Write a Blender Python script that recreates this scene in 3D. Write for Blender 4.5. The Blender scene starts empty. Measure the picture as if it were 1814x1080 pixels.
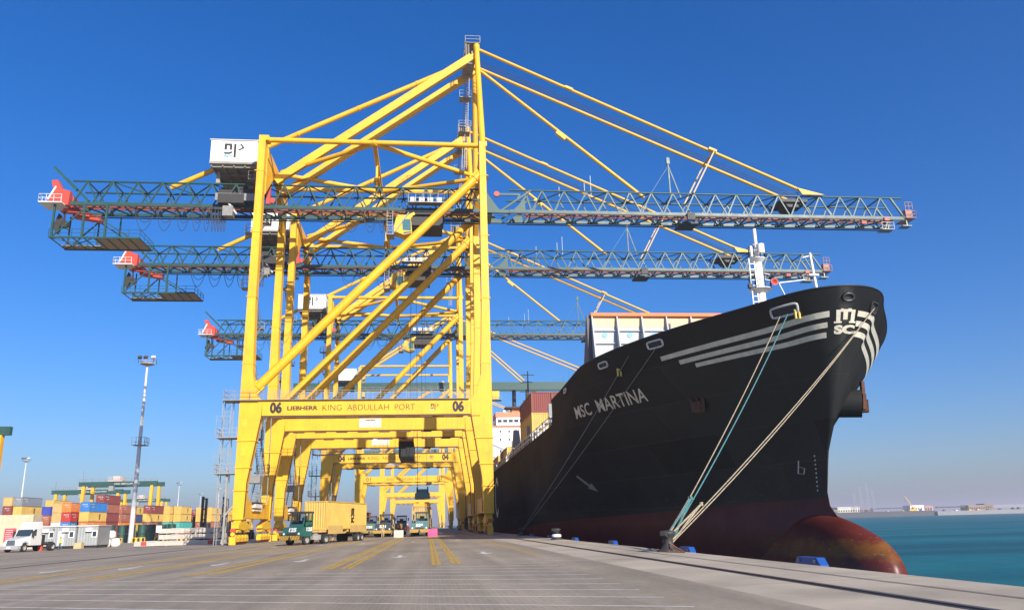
import bpy, math, random
import numpy as np
from mathutils import Vector, Matrix
random.seed(7)
R = math.radians
scene = bpy.context.scene
col = scene.collection

# ------------------------------------------------------------------ camera
def cam_axes(yaw, pitch, roll):
    cy, sy, cp, sp = math.cos(yaw), math.sin(yaw), math.cos(pitch), math.sin(pitch)
    f = Vector((sy*cp, cy*cp, sp)); r = Vector((cy, -sy, 0)); u = r.cross(f)
    c, s = math.cos(roll), math.sin(roll)
    return c*r + s*u, -s*r + c*u, f
cr, cu, cf = cam_axes(.1115, .2564, -.0256)
cam = bpy.data.cameras.new('camera'); cam_o = bpy.data.objects.new('camera', cam); col.objects.link(cam_o)
cam_o.matrix_world = Matrix(((cr.x, cu.x, -cf.x, 0), (cr.y, cu.y, -cf.y, 0), (cr.z, cu.z, -cf.z, 1.5), (0, 0, 0, 1)))
cam.sensor_width = 36; cam.lens = 36*1363.76/1814; cam.shift_y = 28.3/1814
cam.clip_start = .1; cam.clip_end = 30000
scene.camera = cam_o
# ------------------------------------------------------------------ sky and sun
SUN_AZ, SUN_EL = 25.0, 27.0          # degrees right of straight behind the camera's -Y, above the horizon
w = bpy.data.worlds.new('World'); scene.world = w; w.use_nodes = True
nt = w.node_tree; bg = nt.nodes['Background']
sky = nt.nodes.new('ShaderNodeTexSky'); sky.sky_type = 'NISHITA'; sky.sun_disc = False
sky.sun_elevation = R(SUN_EL); sky.sun_rotation = R(180-SUN_AZ)
sky.air_density = 1.2; sky.dust_density = 1.15; sky.ozone_density = 6.0; sky.altitude = 0
hs = nt.nodes.new('ShaderNodeHueSaturation'); hs.inputs['Saturation'].default_value = 1.27
nt.links.new(sky.outputs[0], hs.inputs['Color'])
tn = nt.nodes.new('ShaderNodeVectorMath'); tn.operation = 'MULTIPLY'; tn.inputs[1].default_value = (.86, .96, 1.27)   # the cool rendering of the photograph's sky
nt.links.new(hs.outputs[0], tn.inputs[0]); nt.links.new(tn.outputs[0], bg.inputs['Color']); bg.inputs['Strength'].default_value = .085
sun = bpy.data.lights.new('sun', 'SUN'); sun.energy = 5.0; sun.angle = R(.53); sun.color = (1, .93, .82)
sun_o = bpy.data.objects.new('sun', sun); col.objects.link(sun_o)
sd = Vector((math.sin(R(SUN_AZ))*math.cos(R(SUN_EL)), -math.cos(R(SUN_AZ))*math.cos(R(SUN_EL)), math.sin(R(SUN_EL))))
sun_o.rotation_euler = sd.to_track_quat('Z', 'Y').to_euler(); sun_o.location = (60, -120, 90)
vs = scene.view_settings; vs.view_transform = 'Standard'; vs.look = 'None'; vs.exposure = 0.55; vs.gamma = 1
scene.render.engine = 'CYCLES'

# ------------------------------------------------------------------ materials
MATS = {}
def M(name, c, rough=.55, metal=0., var=.12, scale=.8, streak=0., dirt=(.18, .15, .11), bump=0., bscale=30., spec=.5, coat=0., rust=0.):
    """painted / mineral surface: base colour with patchy variation, optional run-down streaks of grime and fine relief"""
    if name in MATS: return MATS[name]
    m = bpy.data.materials.new(name); m.use_nodes = True; n = m.node_tree.nodes; L = m.node_tree.links
    b = n['Principled BSDF']; b.inputs['Roughness'].default_value = rough; b.inputs['Metallic'].default_value = metal
    b.inputs['Specular IOR Level'].default_value = spec; b.inputs['Coat Weight'].default_value = coat
    tc = n.new('ShaderNodeTexCoord'); oi = n.new('ShaderNodeObjectInfo')
    ad = n.new('ShaderNodeVectorMath'); ad.operation = 'MULTIPLY_ADD'; ad.inputs[1].default_value = (1, 1, 1)
    L.new(tc.outputs['Object'], ad.inputs[0]); sc = n.new('ShaderNodeVectorMath'); sc.operation = 'SCALE'; sc.inputs['Scale'].default_value = 37
    L.new(oi.outputs['Random'], sc.inputs[0]); L.new(sc.outputs[0], ad.inputs[2])
    no = n.new('ShaderNodeTexNoise'); no.inputs['Scale'].default_value = scale; no.inputs['Detail'].default_value = 6; no.inputs['Roughness'].default_value = .62
    L.new(ad.outputs[0], no.inputs['Vector'])
    mr = n.new('ShaderNodeMapRange'); mr.inputs[1].default_value = .3; mr.inputs[2].default_value = .7
    mr.inputs[3].default_value = 1-var; mr.inputs[4].default_value = 1+var*.6; L.new(no.outputs[0], mr.inputs[0])
    mx = n.new('ShaderNodeVectorMath'); mx.operation = 'SCALE'; mx.inputs[0].default_value = c; L.new(mr.outputs[0], mx.inputs['Scale'])
    out = mx.outputs[0]
    if streak:
        mp = n.new('ShaderNodeMapping'); mp.inputs['Scale'].default_value = (1.6, 1.6, .12); L.new(ad.outputs[0], mp.inputs[0])
        n2 = n.new('ShaderNodeTexNoise'); n2.inputs['Scale'].default_value = 2.2; n2.inputs['Detail'].default_value = 5; L.new(mp.outputs[0], n2.inputs['Vector'])
        m2 = n.new('ShaderNodeMapRange'); m2.inputs[1].default_value = .52; m2.inputs[2].default_value = .78; m2.inputs[4].default_value = streak; L.new(n2.outputs[0], m2.inputs[0])
        mi = n.new('ShaderNodeMixRGB'); mi.inputs[2].default_value = (*dirt, 1); L.new(m2.outputs[0], mi.inputs[0]); L.new(out, mi.inputs[1]); out = mi.outputs[0]
    if rust:
        n3 = n.new('ShaderNodeTexNoise'); n3.inputs['Scale'].default_value = 1.1; n3.inputs['Detail'].default_value = 9; n3.inputs['Roughness'].default_value = .72; L.new(ad.outputs[0], n3.inputs['Vector'])
        m3 = n.new('ShaderNodeMapRange'); m3.inputs[1].default_value = .64; m3.inputs[2].default_value = .71; m3.inputs[4].default_value = rust; L.new(n3.outputs[0], m3.inputs[0])
        mj = n.new('ShaderNodeMixRGB'); mj.inputs[2].default_value = (.16,.07,.025,1); L.new(m3.outputs[0], mj.inputs[0]); L.new(out, mj.inputs[1]); out = mj.outputs[0]
    L.new(out, b.inputs['Base Color'])
    r2 = n.new('ShaderNodeMapRange'); r2.inputs[3].default_value = max(.05, rough-.12); r2.inputs[4].default_value = min(1, rough+.15); L.new(no.outputs[0], r2.inputs[0]); L.new(r2.outputs[0], b.inputs['Roughness'])
    if bump:
        nb = n.new('ShaderNodeTexNoise'); nb.inputs['Scale'].default_value = bscale; nb.inputs['Detail'].default_value = 4; L.new(ad.outputs[0], nb.inputs['Vector'])
        bp = n.new('ShaderNodeBump'); bp.inputs['Strength'].default_value = bump; bp.inputs['Distance'].default_value = .03; L.new(nb.outputs[0], bp.inputs['Height']); L.new(bp.outputs[0], b.inputs['Normal'])
    MATS[name] = m; return m
YEL = M('crane_yellow', (.83, .43, .011), .5, var=.12, scale=.35, streak=.36, dirt=(.40, .22, .04), rust=.5)
YEL2 = M('machinery_yellow', (.78, .46, .02), .55, var=.16, scale=1.5, streak=.3, dirt=(.2, .13, .05))
GRN = M('truss_green', (.018, .070, .060), .45, var=.15, scale=.8)
GRND = M('dark_green', (.02, .075, .06), .5, var=.2)
WHT = M('white_paint', (.78, .77, .73), .5, var=.06, scale=1.2, streak=.12, dirt=(.5, .42, .3))
OFFW = M('cream_panel', (.62, .58, .48), .6, var=.1)
GREYP = M('galvanised', (.27, .26, .245), .5, metal=.25, var=.2, scale=3)
DARK = M('dark_steel', (.035, .033, .032), .6, var=.3, scale=2)
BRN = M('pipe_brown', (.10, .045, .02), .6, var=.25)
RED = M('signal_red', (.50, .06, .035), .5, var=.15, scale=2)
REDR = M('rail_red', (.27, .055, .035), .6, var=.25, scale=2)
BLK = M('black_print', (.022, .020, .018), .6, var=.1)
BLUEP = M('light_blue_print', (.16, .42, .78), .5)
RUB = M('tyre_rubber', (.02, .02, .02), .85, var=.3, scale=4)
RUSTY = M('rust', (.17, .075, .035), .85, var=.4, scale=3, bump=.6)
GLASS = M('window_glass', (.03, .05, .06), .06, var=.05, spec=.8)
CGLASS = M('cab_glass', (.06, .16, .17), .05, var=.05, spec=.8)
SKIN = M('skin', (.28, .15, .09), .6)
HIVIS = M('hi_vis_cloth', (.75, .80, .05), .8, var=.1)
CLOTHB = M('blue_grey_cloth', (.10, .13, .18), .9, var=.2)
CLOTHR = M('maroon_cloth', (.20, .02, .02), .9, var=.2)
CLOTHT = M('tan_cloth', (.45, .33, .18), .9, var=.2)
HAIR = M('dark_hair', (.01, .008, .006), .8)
CONC = M('precast_concrete', (.50, .46, .40), .85, var=.15, scale=1.5, streak=.2, bump=.3)
PINK = M('pink_plastic', (.85, .07, .22), .45, var=.08)

# ------------------------------------------------------------------ mesh helpers
class MB:
    def __init__(s): s.v = []; s.f = []; s.sm = []; s.mi = []; s.m = 0
    def add(s, vs, fs, smooth=False):
        o = len(s.v); s.v += [tuple(p) for p in vs]
        for f in fs: s.f.append(tuple(i+o for i in f)); s.sm.append(smooth); s.mi.append(s.m)
        return s
    def box(s, x0, x1, y0, y1, z0, z1):
        return s.add([(x0,y0,z0),(x1,y0,z0),(x1,y1,z0),(x0,y1,z0),(x0,y0,z1),(x1,y0,z1),(x1,y1,z1),(x0,y1,z1)],
                     [(3,2,1,0),(4,5,6,7),(0,1,5,4),(1,2,6,5),(2,3,7,6),(3,0,4,7)])
    def hexa(s, b, t):   # four bottom points, four top points (counter-clockwise from above)
        return s.add(list(b)+list(t), [(3,2,1,0),(4,5,6,7),(0,1,5,4),(1,2,6,5),(2,3,7,6),(3,0,4,7)])
    def bar(s, p, q, w, h=None, up=(0,0,1)):
        h = h or w; p = Vector(p); q = Vector(q); d = (q-p).normalized(); up = Vector(up)
        if abs(d.dot(up)) > .97: up = Vector((0,1,0)) if abs(d.y) < .9 else Vector((1,0,0))
        a = d.cross(up).normalized(); b = a.cross(d)
        a *= w/2; b *= h/2
        return s.hexa([p-a-b, p+a-b, q+a-b, q-a-b], [p-a+b, p+a+b, q+a+b, q-a+b])
    def tube(s, p, q, r, n=8, r2=None, cap=True):
        r2 = r if r2 is None else r2; p = Vector(p); q = Vector(q); d = (q-p).normalized()
        a = d.orthogonal().normalized(); b = d.cross(a); vs = []
        for k in range(n):
            t = 2*math.pi*k/n; e = a*math.cos(t)+b*math.sin(t); vs += [p+e*r, q+e*r2]
        s.add(vs, [(2*k, 2*((k+1)%n), 2*((k+1)%n)+1, 2*k+1) for k in range(n)], True)
        if cap: s.add([vs[2*k] for k in range(n)], [tuple(range(n-1,-1,-1))]); s.add([vs[2*k+1] for k in range(n)], [tuple(range(n))])
        return s
    def path(s, pts, r, n=6):
        for a, b in zip(pts, pts[1:]): s.tube(a, b, r, n, cap=False)
        return s
    def prism(s, poly, lo, hi, axis='y'):   # poly in the other two axes, (x,z) for y, (y,z) for x, (x,y) for z
        def P(a, b, t): return (a,t,b) if axis == 'y' else ((t,a,b) if axis == 'x' else (a,b,t))
        n = len(poly)
        ar = sum(poly[i][0]*poly[(i+1)%n][1]-poly[(i+1)%n][0]*poly[i][1] for i in range(n))
        if (ar < 0) != (axis == 'y'): poly = poly[::-1]
        vs = [P(a,b,lo) for a,b in poly]+[P(a,b,hi) for a,b in poly]
        return s.add(vs, [tuple(range(n-1,-1,-1)), tuple(range(n,2*n))]+[(i,(i+1)%n,(i+1)%n+n,i+n) for i in range(n)])
    def lathe(s, prof, o=(0,0,0), n=16, axis='z', crisp=True):
        if crisp and len(prof) > 2:
            for a, b in zip(prof, prof[1:]): s.lathe([a, b], o, n, axis)
            return s
        vs = []
        for r, h in prof:
            for k in range(n):
                t = 2*math.pi*k/n; a, b = r*math.cos(t), r*math.sin(t)
                p = (a,b,h) if axis == 'z' else ((h,a,b) if axis == 'x' else (b,h,a)); vs.append((p[0]+o[0],p[1]+o[1],p[2]+o[2]))
        fs = [(i*n+k, i*n+(k+1)%n, (i+1)*n+(k+1)%n, (i+1)*n+k) for i in range(len(prof)-1) for k in range(n)]
        return s.add(vs, fs, True)
    def rail(s, pts, h=1.1, step=1.6, r=.028, mids=(.55,)):
        for a, b in zip(pts, pts[1:]):
            a = Vector(a); b = Vector(b); L = (b-a).length; n = max(1, round(L/step))
            for k in range(n+1):
                p = a.lerp(b, k/n); s.bar(p, p+Vector((0,0,h)), r*2)
            for m in (*mids, h): s.bar(a+Vector((0,0,m)), b+Vector((0,0,m)), r*1.8)
        return s
    def ladder(s, p, q, wv, step=.35, r=.03):
        p = Vector(p); q = Vector(q); wv = Vector(wv)/2; n = int((q-p).length/step)
        s.bar(p-wv, q-wv, r*2); s.bar(p+wv, q+wv, r*2)
        for k in range(1, n): c = p.lerp(q, k/n); s.bar(c-wv, c+wv, r*1.5)
        return s
    def mesh(s, name, mat):
        me = bpy.data.meshes.new(name); me.from_pydata(s.v, [], s.f); me.polygons.foreach_set('use_smooth', s.sm)
        for m in (mat if isinstance(mat, (list, tuple)) else [mat]): me.materials.append(m)
        if any(s.mi): me.polygons.foreach_set('material_index', s.mi)
        me.update(); return me
    def build(s, name, mat, parent=None, off=None):
        if off: s.v = [(a+off[0], b+off[1], c+off[2]) for a, b, c in s.v]
        return obj(name, s.mesh(name, mat), parent)
def obj(name, me, parent=None):
    o = bpy.data.objects.new(name, me); col.objects.link(o); o.parent = parent; return o
def tag(o, label=None, cat=None, group=None, kind=None):
    for k, v in (('label', label), ('category', cat), ('group', group), ('kind', kind)):
        if v: o[k] = v
    return o
def empty(name, loc, rz=0, label=None, cat=None, group=None):
    o = bpy.data.objects.new(name, None); col.objects.link(o); o.location = loc; o.rotation_euler = (0,0,rz); o.empty_display_size = .5
    return tag(o, label, cat, group)
def copy_tree(o, parent=None):
    c = o.copy(); col.objects.link(c); c.parent = parent
    for ch in o.children: copy_tree(ch, c)
    return c
_tc = {}
def text_mesh(s, bold=0.0, extrude=.0):
    """flat lettering: returns verts, faces of a text one unit high (capital height), centred on x"""
    k = (s, bold)
    if k not in _tc:
        cu_ = bpy.data.curves.new('t', 'FONT'); cu_.body = s; cu_.size = 1; cu_.offset = bold; cu_.align_x = 'CENTER'; cu_.resolution_u = 3
        t = bpy.data.objects.new('t', cu_); col.objects.link(t); bpy.context.view_layer.update()
        me = bpy.data.meshes.new_from_object(t.evaluated_get(bpy.context.evaluated_depsgraph_get()))
        vs = [Vector(v.co) for v in me.vertices]; fs = [tuple(p.vertices) for p in me.polygons]
        bpy.data.objects.remove(t); bpy.data.curves.remove(cu_); bpy.data.meshes.remove(me)
        hmax = .73; _tc[k] = ([(v.x/hmax, v.y/hmax) for v in vs], fs)
    return _tc[k]
def lettering(s, origin, right, up, height, mat, parent=None, bold=0., width=None, name='lettering'):
    vs, fs = text_mesh(s, bold); o = Vector(origin); r = Vector(right); u = Vector(up)
    w0 = max(v[0] for v in vs)-min(v[0] for v in vs); sx = height if not width else width/w0
    mb = MB(); mb.add([o+r*(a*sx)+u*(b*height) for a, b in vs], fs); return mb.build(name, mat, parent)
def port_logo(o, r, u, h, parent, n, dk=None):
    """the port's mark: two letter strokes, a stem with a hook and a blue wave"""
    o = Vector(o); r = Vector(r); u = Vector(u); nn = Vector(n)
    def quads(rects, name, mat):
        mb = MB()
        for (a0,b0,a1,b1,a2,b2,a3,b3) in rects: mb.add([o+r*(a*h)+u*(b*h)+nn*.012 for a,b in ((a0,b0),(a1,b1),(a2,b2),(a3,b3))], [(0,1,2,3)])
        return mb.build(name, mat, parent)
    quads([(-.62,.50,-.44,.50,-.44,1,-.62,1),(-.44,.84,-.10,.84,-.06,1,-.44,1),(-.24,.50,-.08,.50,-.06,.84,-.24,.84),(-.66,.30,-.58,.16,-.2,.16,-.2,.30),(-.24,.16,-.06,.24,-.06,.42,-.24,.30),
           (.06,-.1,.22,-.1,.22,1,.06,1),(.34,.50,.42,.44,.80,.66,.70,.74),(.70,.66,.80,.70,.60,.98,.46,.98)], 'logo_mark', dk or BLK)
    quads([(-.66,.0,-.40,-.10,-.30,.02,-.55,.12),(-.40,-.10,-.08,.0,-.10,.12,-.36,.02)], 'logo_wave', BLUEP)

def gz(x): return .08+.0127*max(-40., min(x, 12.))

# ================================================================== SETTING: ground, quay, water
QX = 10.3                        # quay edge
def nodes_ground():
    m = bpy.data.materials.new('block_paving'); m.use_nodes = True; n = m.node_tree.nodes; L = m.node_tree.links; b = n['Principled BSDF']
    tc = n.new('ShaderNodeTexCoord')
    br = n.new('ShaderNodeTexBrick'); br.offset = .5; br.inputs['Scale'].default_value = 1; br.inputs['Mortar Size'].default_value = .007; br.inputs['Mortar Smooth'].default_value = .3
    br.inputs['Brick Width'].default_value = .22; br.inputs['Row Height'].default_value = .11; br.inputs['Bias'].default_value = 0
    mp = n.new('ShaderNodeMapping'); mp.inputs['Rotation'].default_value = (0, 0, R(90)); L.new(tc.outputs['Object'], mp.inputs[0]); L.new(mp.outputs[0], br.inputs['Vector'])
    br.inputs['Color1'].default_value = (.295,.243,.178,1); br.inputs['Color2'].default_value = (.255,.21,.153,1); br.inputs['Mortar'].default_value = (.35,.285,.205,1)
    n1 = n.new('ShaderNodeTexNoise'); n1.inputs['Scale'].default_value = .09; n1.inputs['Detail'].default_value = 7; n1.inputs['Roughness'].default_value = .65; L.new(tc.outputs['Object'], n1.inputs['Vector'])
    mp2 = n.new('ShaderNodeMapping'); mp2.inputs['Scale'].default_value = (1.1, .05, 1); L.new(tc.outputs['Object'], mp2.inputs[0])
    n2 = n.new('ShaderNodeTexNoise'); n2.inputs['Scale'].default_value = .9; n2.inputs['Detail'].default_value = 6; L.new(mp2.outputs[0], n2.inputs['Vector'])
    r1 = n.new('ShaderNodeMapRange'); r1.inputs[1].default_value = .3; r1.inputs[2].default_value = .7; r1.inputs[3].default_value = .78; r1.inputs[4].default_value = 1.3; L.new(n1.outputs[0], r1.inputs[0])
    r2 = n.new('ShaderNodeMapRange'); r2.inputs[1].default_value = .35; r2.inputs[2].default_value = .7; r2.inputs[3].default_value = 1.1; r2.inputs[4].default_value = .76; L.new(n2.outputs[0], r2.inputs[0])
    mm = n.new('ShaderNodeMath'); mm.operation = 'MULTIPLY'; L.new(r1.outputs[0], mm.inputs[0]); L.new(r2.outputs[0], mm.inputs[1])
    sc = n.new('ShaderNodeVectorMath'); sc.operation = 'SCALE'; L.new(br.outputs['Color'], sc.inputs[0]); L.new(mm.outputs[0], sc.inputs['Scale'])
    # oil drips and scuffs
    n3 = n.new('ShaderNodeTexNoise'); n3.inputs['Scale'].default_value = .33; n3.inputs['Detail'].default_value = 8; n3.inputs['Roughness'].default_value = .7; L.new(tc.outputs['Object'], n3.inputs['Vector'])
    r3 = n.new('ShaderNodeMapRange'); r3.inputs[1].default_value = .62; r3.inputs[2].default_value = .74; r3.inputs[4].default_value = .55; L.new(n3.outputs[0], r3.inputs[0])
    mi = n.new('ShaderNodeMixRGB'); mi.inputs[2].default_value = (.05,.046,.042,1); L.new(r3.outputs[0], mi.inputs[0]); L.new(sc.outputs[0], mi.inputs[1])
    L.new(mi.outputs[0], b.inputs['Base Color']); b.inputs['Roughness'].default_value = .8; b.inputs['Specular IOR Level'].default_value = .3
    bp = n.new('ShaderNodeBump'); bp.inputs['Strength'].default_value = .5; bp.inputs['Distance'].default_value = .006; bp.invert = True
    L.new(br.outputs['Fac'], bp.inputs['Height']); L.new(bp.outputs[0], b.inputs['Normal']); return m
PAVE = nodes_ground()
APRON = M('apron_concrete', (.43, .355, .26), .85, var=.28, scale=.35, bump=.25, bscale=60)
LINEY = M('yellow_road_paint', (.50, .30, .03), .75, var=.4, scale=3)
LINEW = M('white_road_paint', (.60, .58, .54), .75, var=.3, scale=3)
xs = [-4000, -400, -90, -40, -20, 0, 5.85]; ys = [-80, 0, 30, 60, 120, 240, 600, 6000]
g = MB(); g.add([(x, y, gz(x)) for y in ys for x in xs], [(j*7+i, j*7+i+1, j*7+i+8, j*7+i+7) for j in range(7) for i in range(6)]); tag(g.build('ground', PAVE), kind='structure')
a = MB(); a.add([(5.85,-80,gz(5.85)),(QX,-80,gz(QX)),(QX,6000,gz(QX)),(5.85,6000,gz(5.85))], [(0,1,2,3)])
a.add([(QX,-80,gz(QX)),(QX,-80,-9),(QX,6000,-9),(QX,6000,gz(QX))], [(0,1,2,3)])
a.add([(5.85,6000,gz(5.85)),(QX,6000,gz(QX)),(QX,6000,-9),(5.85,6000,-9)], [(3,2,1,0)]); apron = tag(a.build('quay_apron', APRON), kind='structure')
def gsheet(mb, pts, dz=.004): mb.add([(x, y, gz(x)+dz) for x, y in pts], [tuple(range(len(pts)))])
def grect(mb, x0, x1, y0, y1, dz=.004): gsheet(mb, [(x0,y0),(x1,y0),(x1,y1),(x0,y1)], dz)
ground_o = bpy.data.objects['ground']
for x0, x1 in ((.14,.28),(.34,.48),(.88,1.02),(1.1,1.24),(-3.95,-3.78),(-3.66,-3.48),(-3.17,-3.02),(-2.94,-2.8),(-8.6,-8.3),(-7.9,-7.6),(-12.5,-12.2),(-11.8,-11.5),(-16.0,-15.7),(-15.3,-15.0)):
    m_ = MB(); grect(m_, x0, x1, 30+random.uniform(-.3,.3), 500); m_.build('lane_line', LINEY, ground_o)
m_ = MB(); grect(m_, 4.62, 4.77, 35, 500); m_.build('lane_line', LINEY, ground_o)
for cx in (2.76, -1.38, -6.0, -9.8, -13.9, -17.3):
    for cy_ in (39.6, 75):
        m_ = MB(); gsheet(m_, [(cx-.1,cy_+1.6),(cx-.1,cy_-.3),(cx-.42,cy_-.3),(cx,cy_-1.5),(cx+.42,cy_-.3),(cx+.1,cy_-.3),(cx+.1,cy_+1.6)][::-1]); m_.build('lane_arrow', LINEW, ground_o)
for k in range(-5, 10):
    ye = 14.4+1.67*k; xl = 4.25-(28.5-ye)/.61; hw = .055
    m_ = MB(); n_ = 14
    for i in range(n_):
        xa, xb = 4.25+(xl-4.25)*i/n_, 4.25+(xl-4.25)*(i+1)/n_
        ya, yb = ye+(4.25-xa)*.61, ye+(4.25-xb)*.61
        gsheet(m_, [(xb,yb-hw),(xa,ya-hw),(xa,ya+hw),(xb,yb+hw)])
    m_.build('hatch_line', LINEW, ground_o)
for rx, par in ((7.68, apron), (-23.1, ground_o)):      # crane rails in their slots
    m_ = MB(); grect(m_, rx-.17, rx+.17, -80, 880, .004); m_.build('rail_slot', DARK, par)
    m_ = MB(); z_ = gz(rx); m_.box(rx-.045, rx+.045, -80, 880, z_+.006, z_+.022); m_.build('crane_rail', M('worn_rail_steel', (.16,.11,.09), .45, metal=.6, var=.3), par)
m_ = MB(); grect(m_, 9.0, 9.035, -80, 880, .004); m_.build('cable_slot', DARK, apron)
m_ = MB(); grect(m_, 9.1, 9.12, -80, 40, .004); m_.build('cable_slot', DARK, apron)
for k in range(60):                                      # expansion joints across the apron
    m_ = MB(); y_ = -2+6.0*k; grect(m_, 5.86, QX-.01, y_, y_+.018, .0045); m_.build('joint', M('joint_mastic', (.12,.11,.1), .9), apron)
# water
def nodes_water():
    m = bpy.data.materials.new('sea_water'); m.use_nodes = True; n = m.node_tree.nodes; L = m.node_tree.links; b = n['Principled BSDF']
    b.inputs['Roughness'].default_value = .9; b.inputs['Specular IOR Level'].default_value = 0
    gl = n.new('ShaderNodeBsdfGlossy'); gl.inputs['Roughness'].default_value = .25; mxs = n.new('ShaderNodeMixShader'); mxs.inputs[0].default_value = .13
    L.new(b.outputs[0], mxs.inputs[1]); L.new(gl.outputs[0], mxs.inputs[2]); L.new(mxs.outputs[0], n['Material Output'].inputs[0])
    tc = n.new('ShaderNodeTexCoord'); mp = n.new('ShaderNodeMapping'); mp.inputs['Scale'].default_value = (.010, .045, 1); L.new(tc.outputs['Object'], mp.inputs[0])
    no = n.new('ShaderNodeTexNoise'); no.inputs['Scale'].default_value = 1; no.inputs['Detail'].default_value = 6; L.new(mp.outputs[0], no.inputs['Vector'])
    cr_ = n.new('ShaderNodeValToRGB'); cr_.color_ramp.elements[0].position = .35; cr_.color_ramp.elements[0].color = (.003,.078,.110,1)
    cr_.color_ramp.elements[1].position = .66; cr_.color_ramp.elements[1].color = (.006,.145,.175,1); L.new(no.outputs[0], cr_.inputs[0]); L.new(cr_.outputs[0], b.inputs['Base Color'])
    h = None
    for s_, st in ((.55, .5), (2.3, .35), (.12, .6)):
        mq = n.new('ShaderNodeMapping'); mq.inputs['Scale'].default_value = (1, .7, 1); mq.inputs['Rotation'].default_value = (0,0,.5*s_); L.new(tc.outputs['Object'], mq.inputs[0])
        nn = n.new('ShaderNodeTexNoise'); nn.inputs['Scale'].default_value = s_; nn.inputs['Detail'].default_value = 5; L.new(mq.outputs[0], nn.inputs['Vector'])
        bp = n.new('ShaderNodeBump'); bp.inputs['Strength'].default_value = st; bp.inputs['Distance'].default_value = .25/s_*.5
        L.new(nn.outputs[0], bp.inputs['Height'])
        if h: L.new(h, bp.inputs['Normal'])
        h = bp.outputs[0]
    L.new(h, b.inputs['Normal']); L.new(h, gl.inputs['Normal']); return m
m_ = MB(); m_.add([(QX+.01,-400,-3),(12000,-400,-3),(12000,12000,-3),(QX+.01,12000,-3)], [(0,1,2,3)]); tag(m_.build('sea', nodes_water()), kind='structure')

# ================================================================== QUAY CRANES
CO = (7.72, -8.95, 0)            # crane-local offset: x, dy from the front frame, z  ->  about the crane's base centre
XL, XR, FS = -23.72, 8.28, 17.9  # outer faces of the legs, spacing of the two portal frames
ZL, ZR = gz(-23.1), gz(7.7)
def tri_lattice(mb, x0, x1, ya, yb, zb, zt, pitch, r=.09):
    """warren lattice of a box truss between four chords"""
    n = max(1, round((x1-x0)/pitch)); p = (x1-x0)/n
    for k in range(n):
        a, b, m = x0+k*p, x0+(k+1)*p, x0+(k+.5)*p
        for y in (ya, yb):
            mb.bar((a,y,zb), (m,y,zt), r*2); mb.bar((m,y,zt), (b,y,zb), r*2)
        mb.bar((a,ya,zb), (b,yb,zb), r*1.8); mb.bar((b,ya,zb), (a,yb,zb), r*1.8); mb.bar((a,ya,zb), (a,yb,zb), r*2)
        mb.bar((m,ya,zt), (m,yb,zt), r*1.8)
        if k < n-1: mb.bar((m,ya if k%2 else yb,zt), (m+p,yb if k%2 else ya,zt), r*1.6)
    mb.bar((x1,ya,zb), (x1,yb,zb), r*2)
TA, TB, TZB, TZT = 6.95, 10.95, 46.55, 50.0
def catenary(p, q, drop, n=9):
    return [(p[0]+(q[0]-p[0])*t, p[1]+(q[1]-p[1])*t, p[2]+(q[2]-p[2])*t-drop*(1-(2*t-1)**2)) for t in [i/(n-1) for i in range(n)]]

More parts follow.
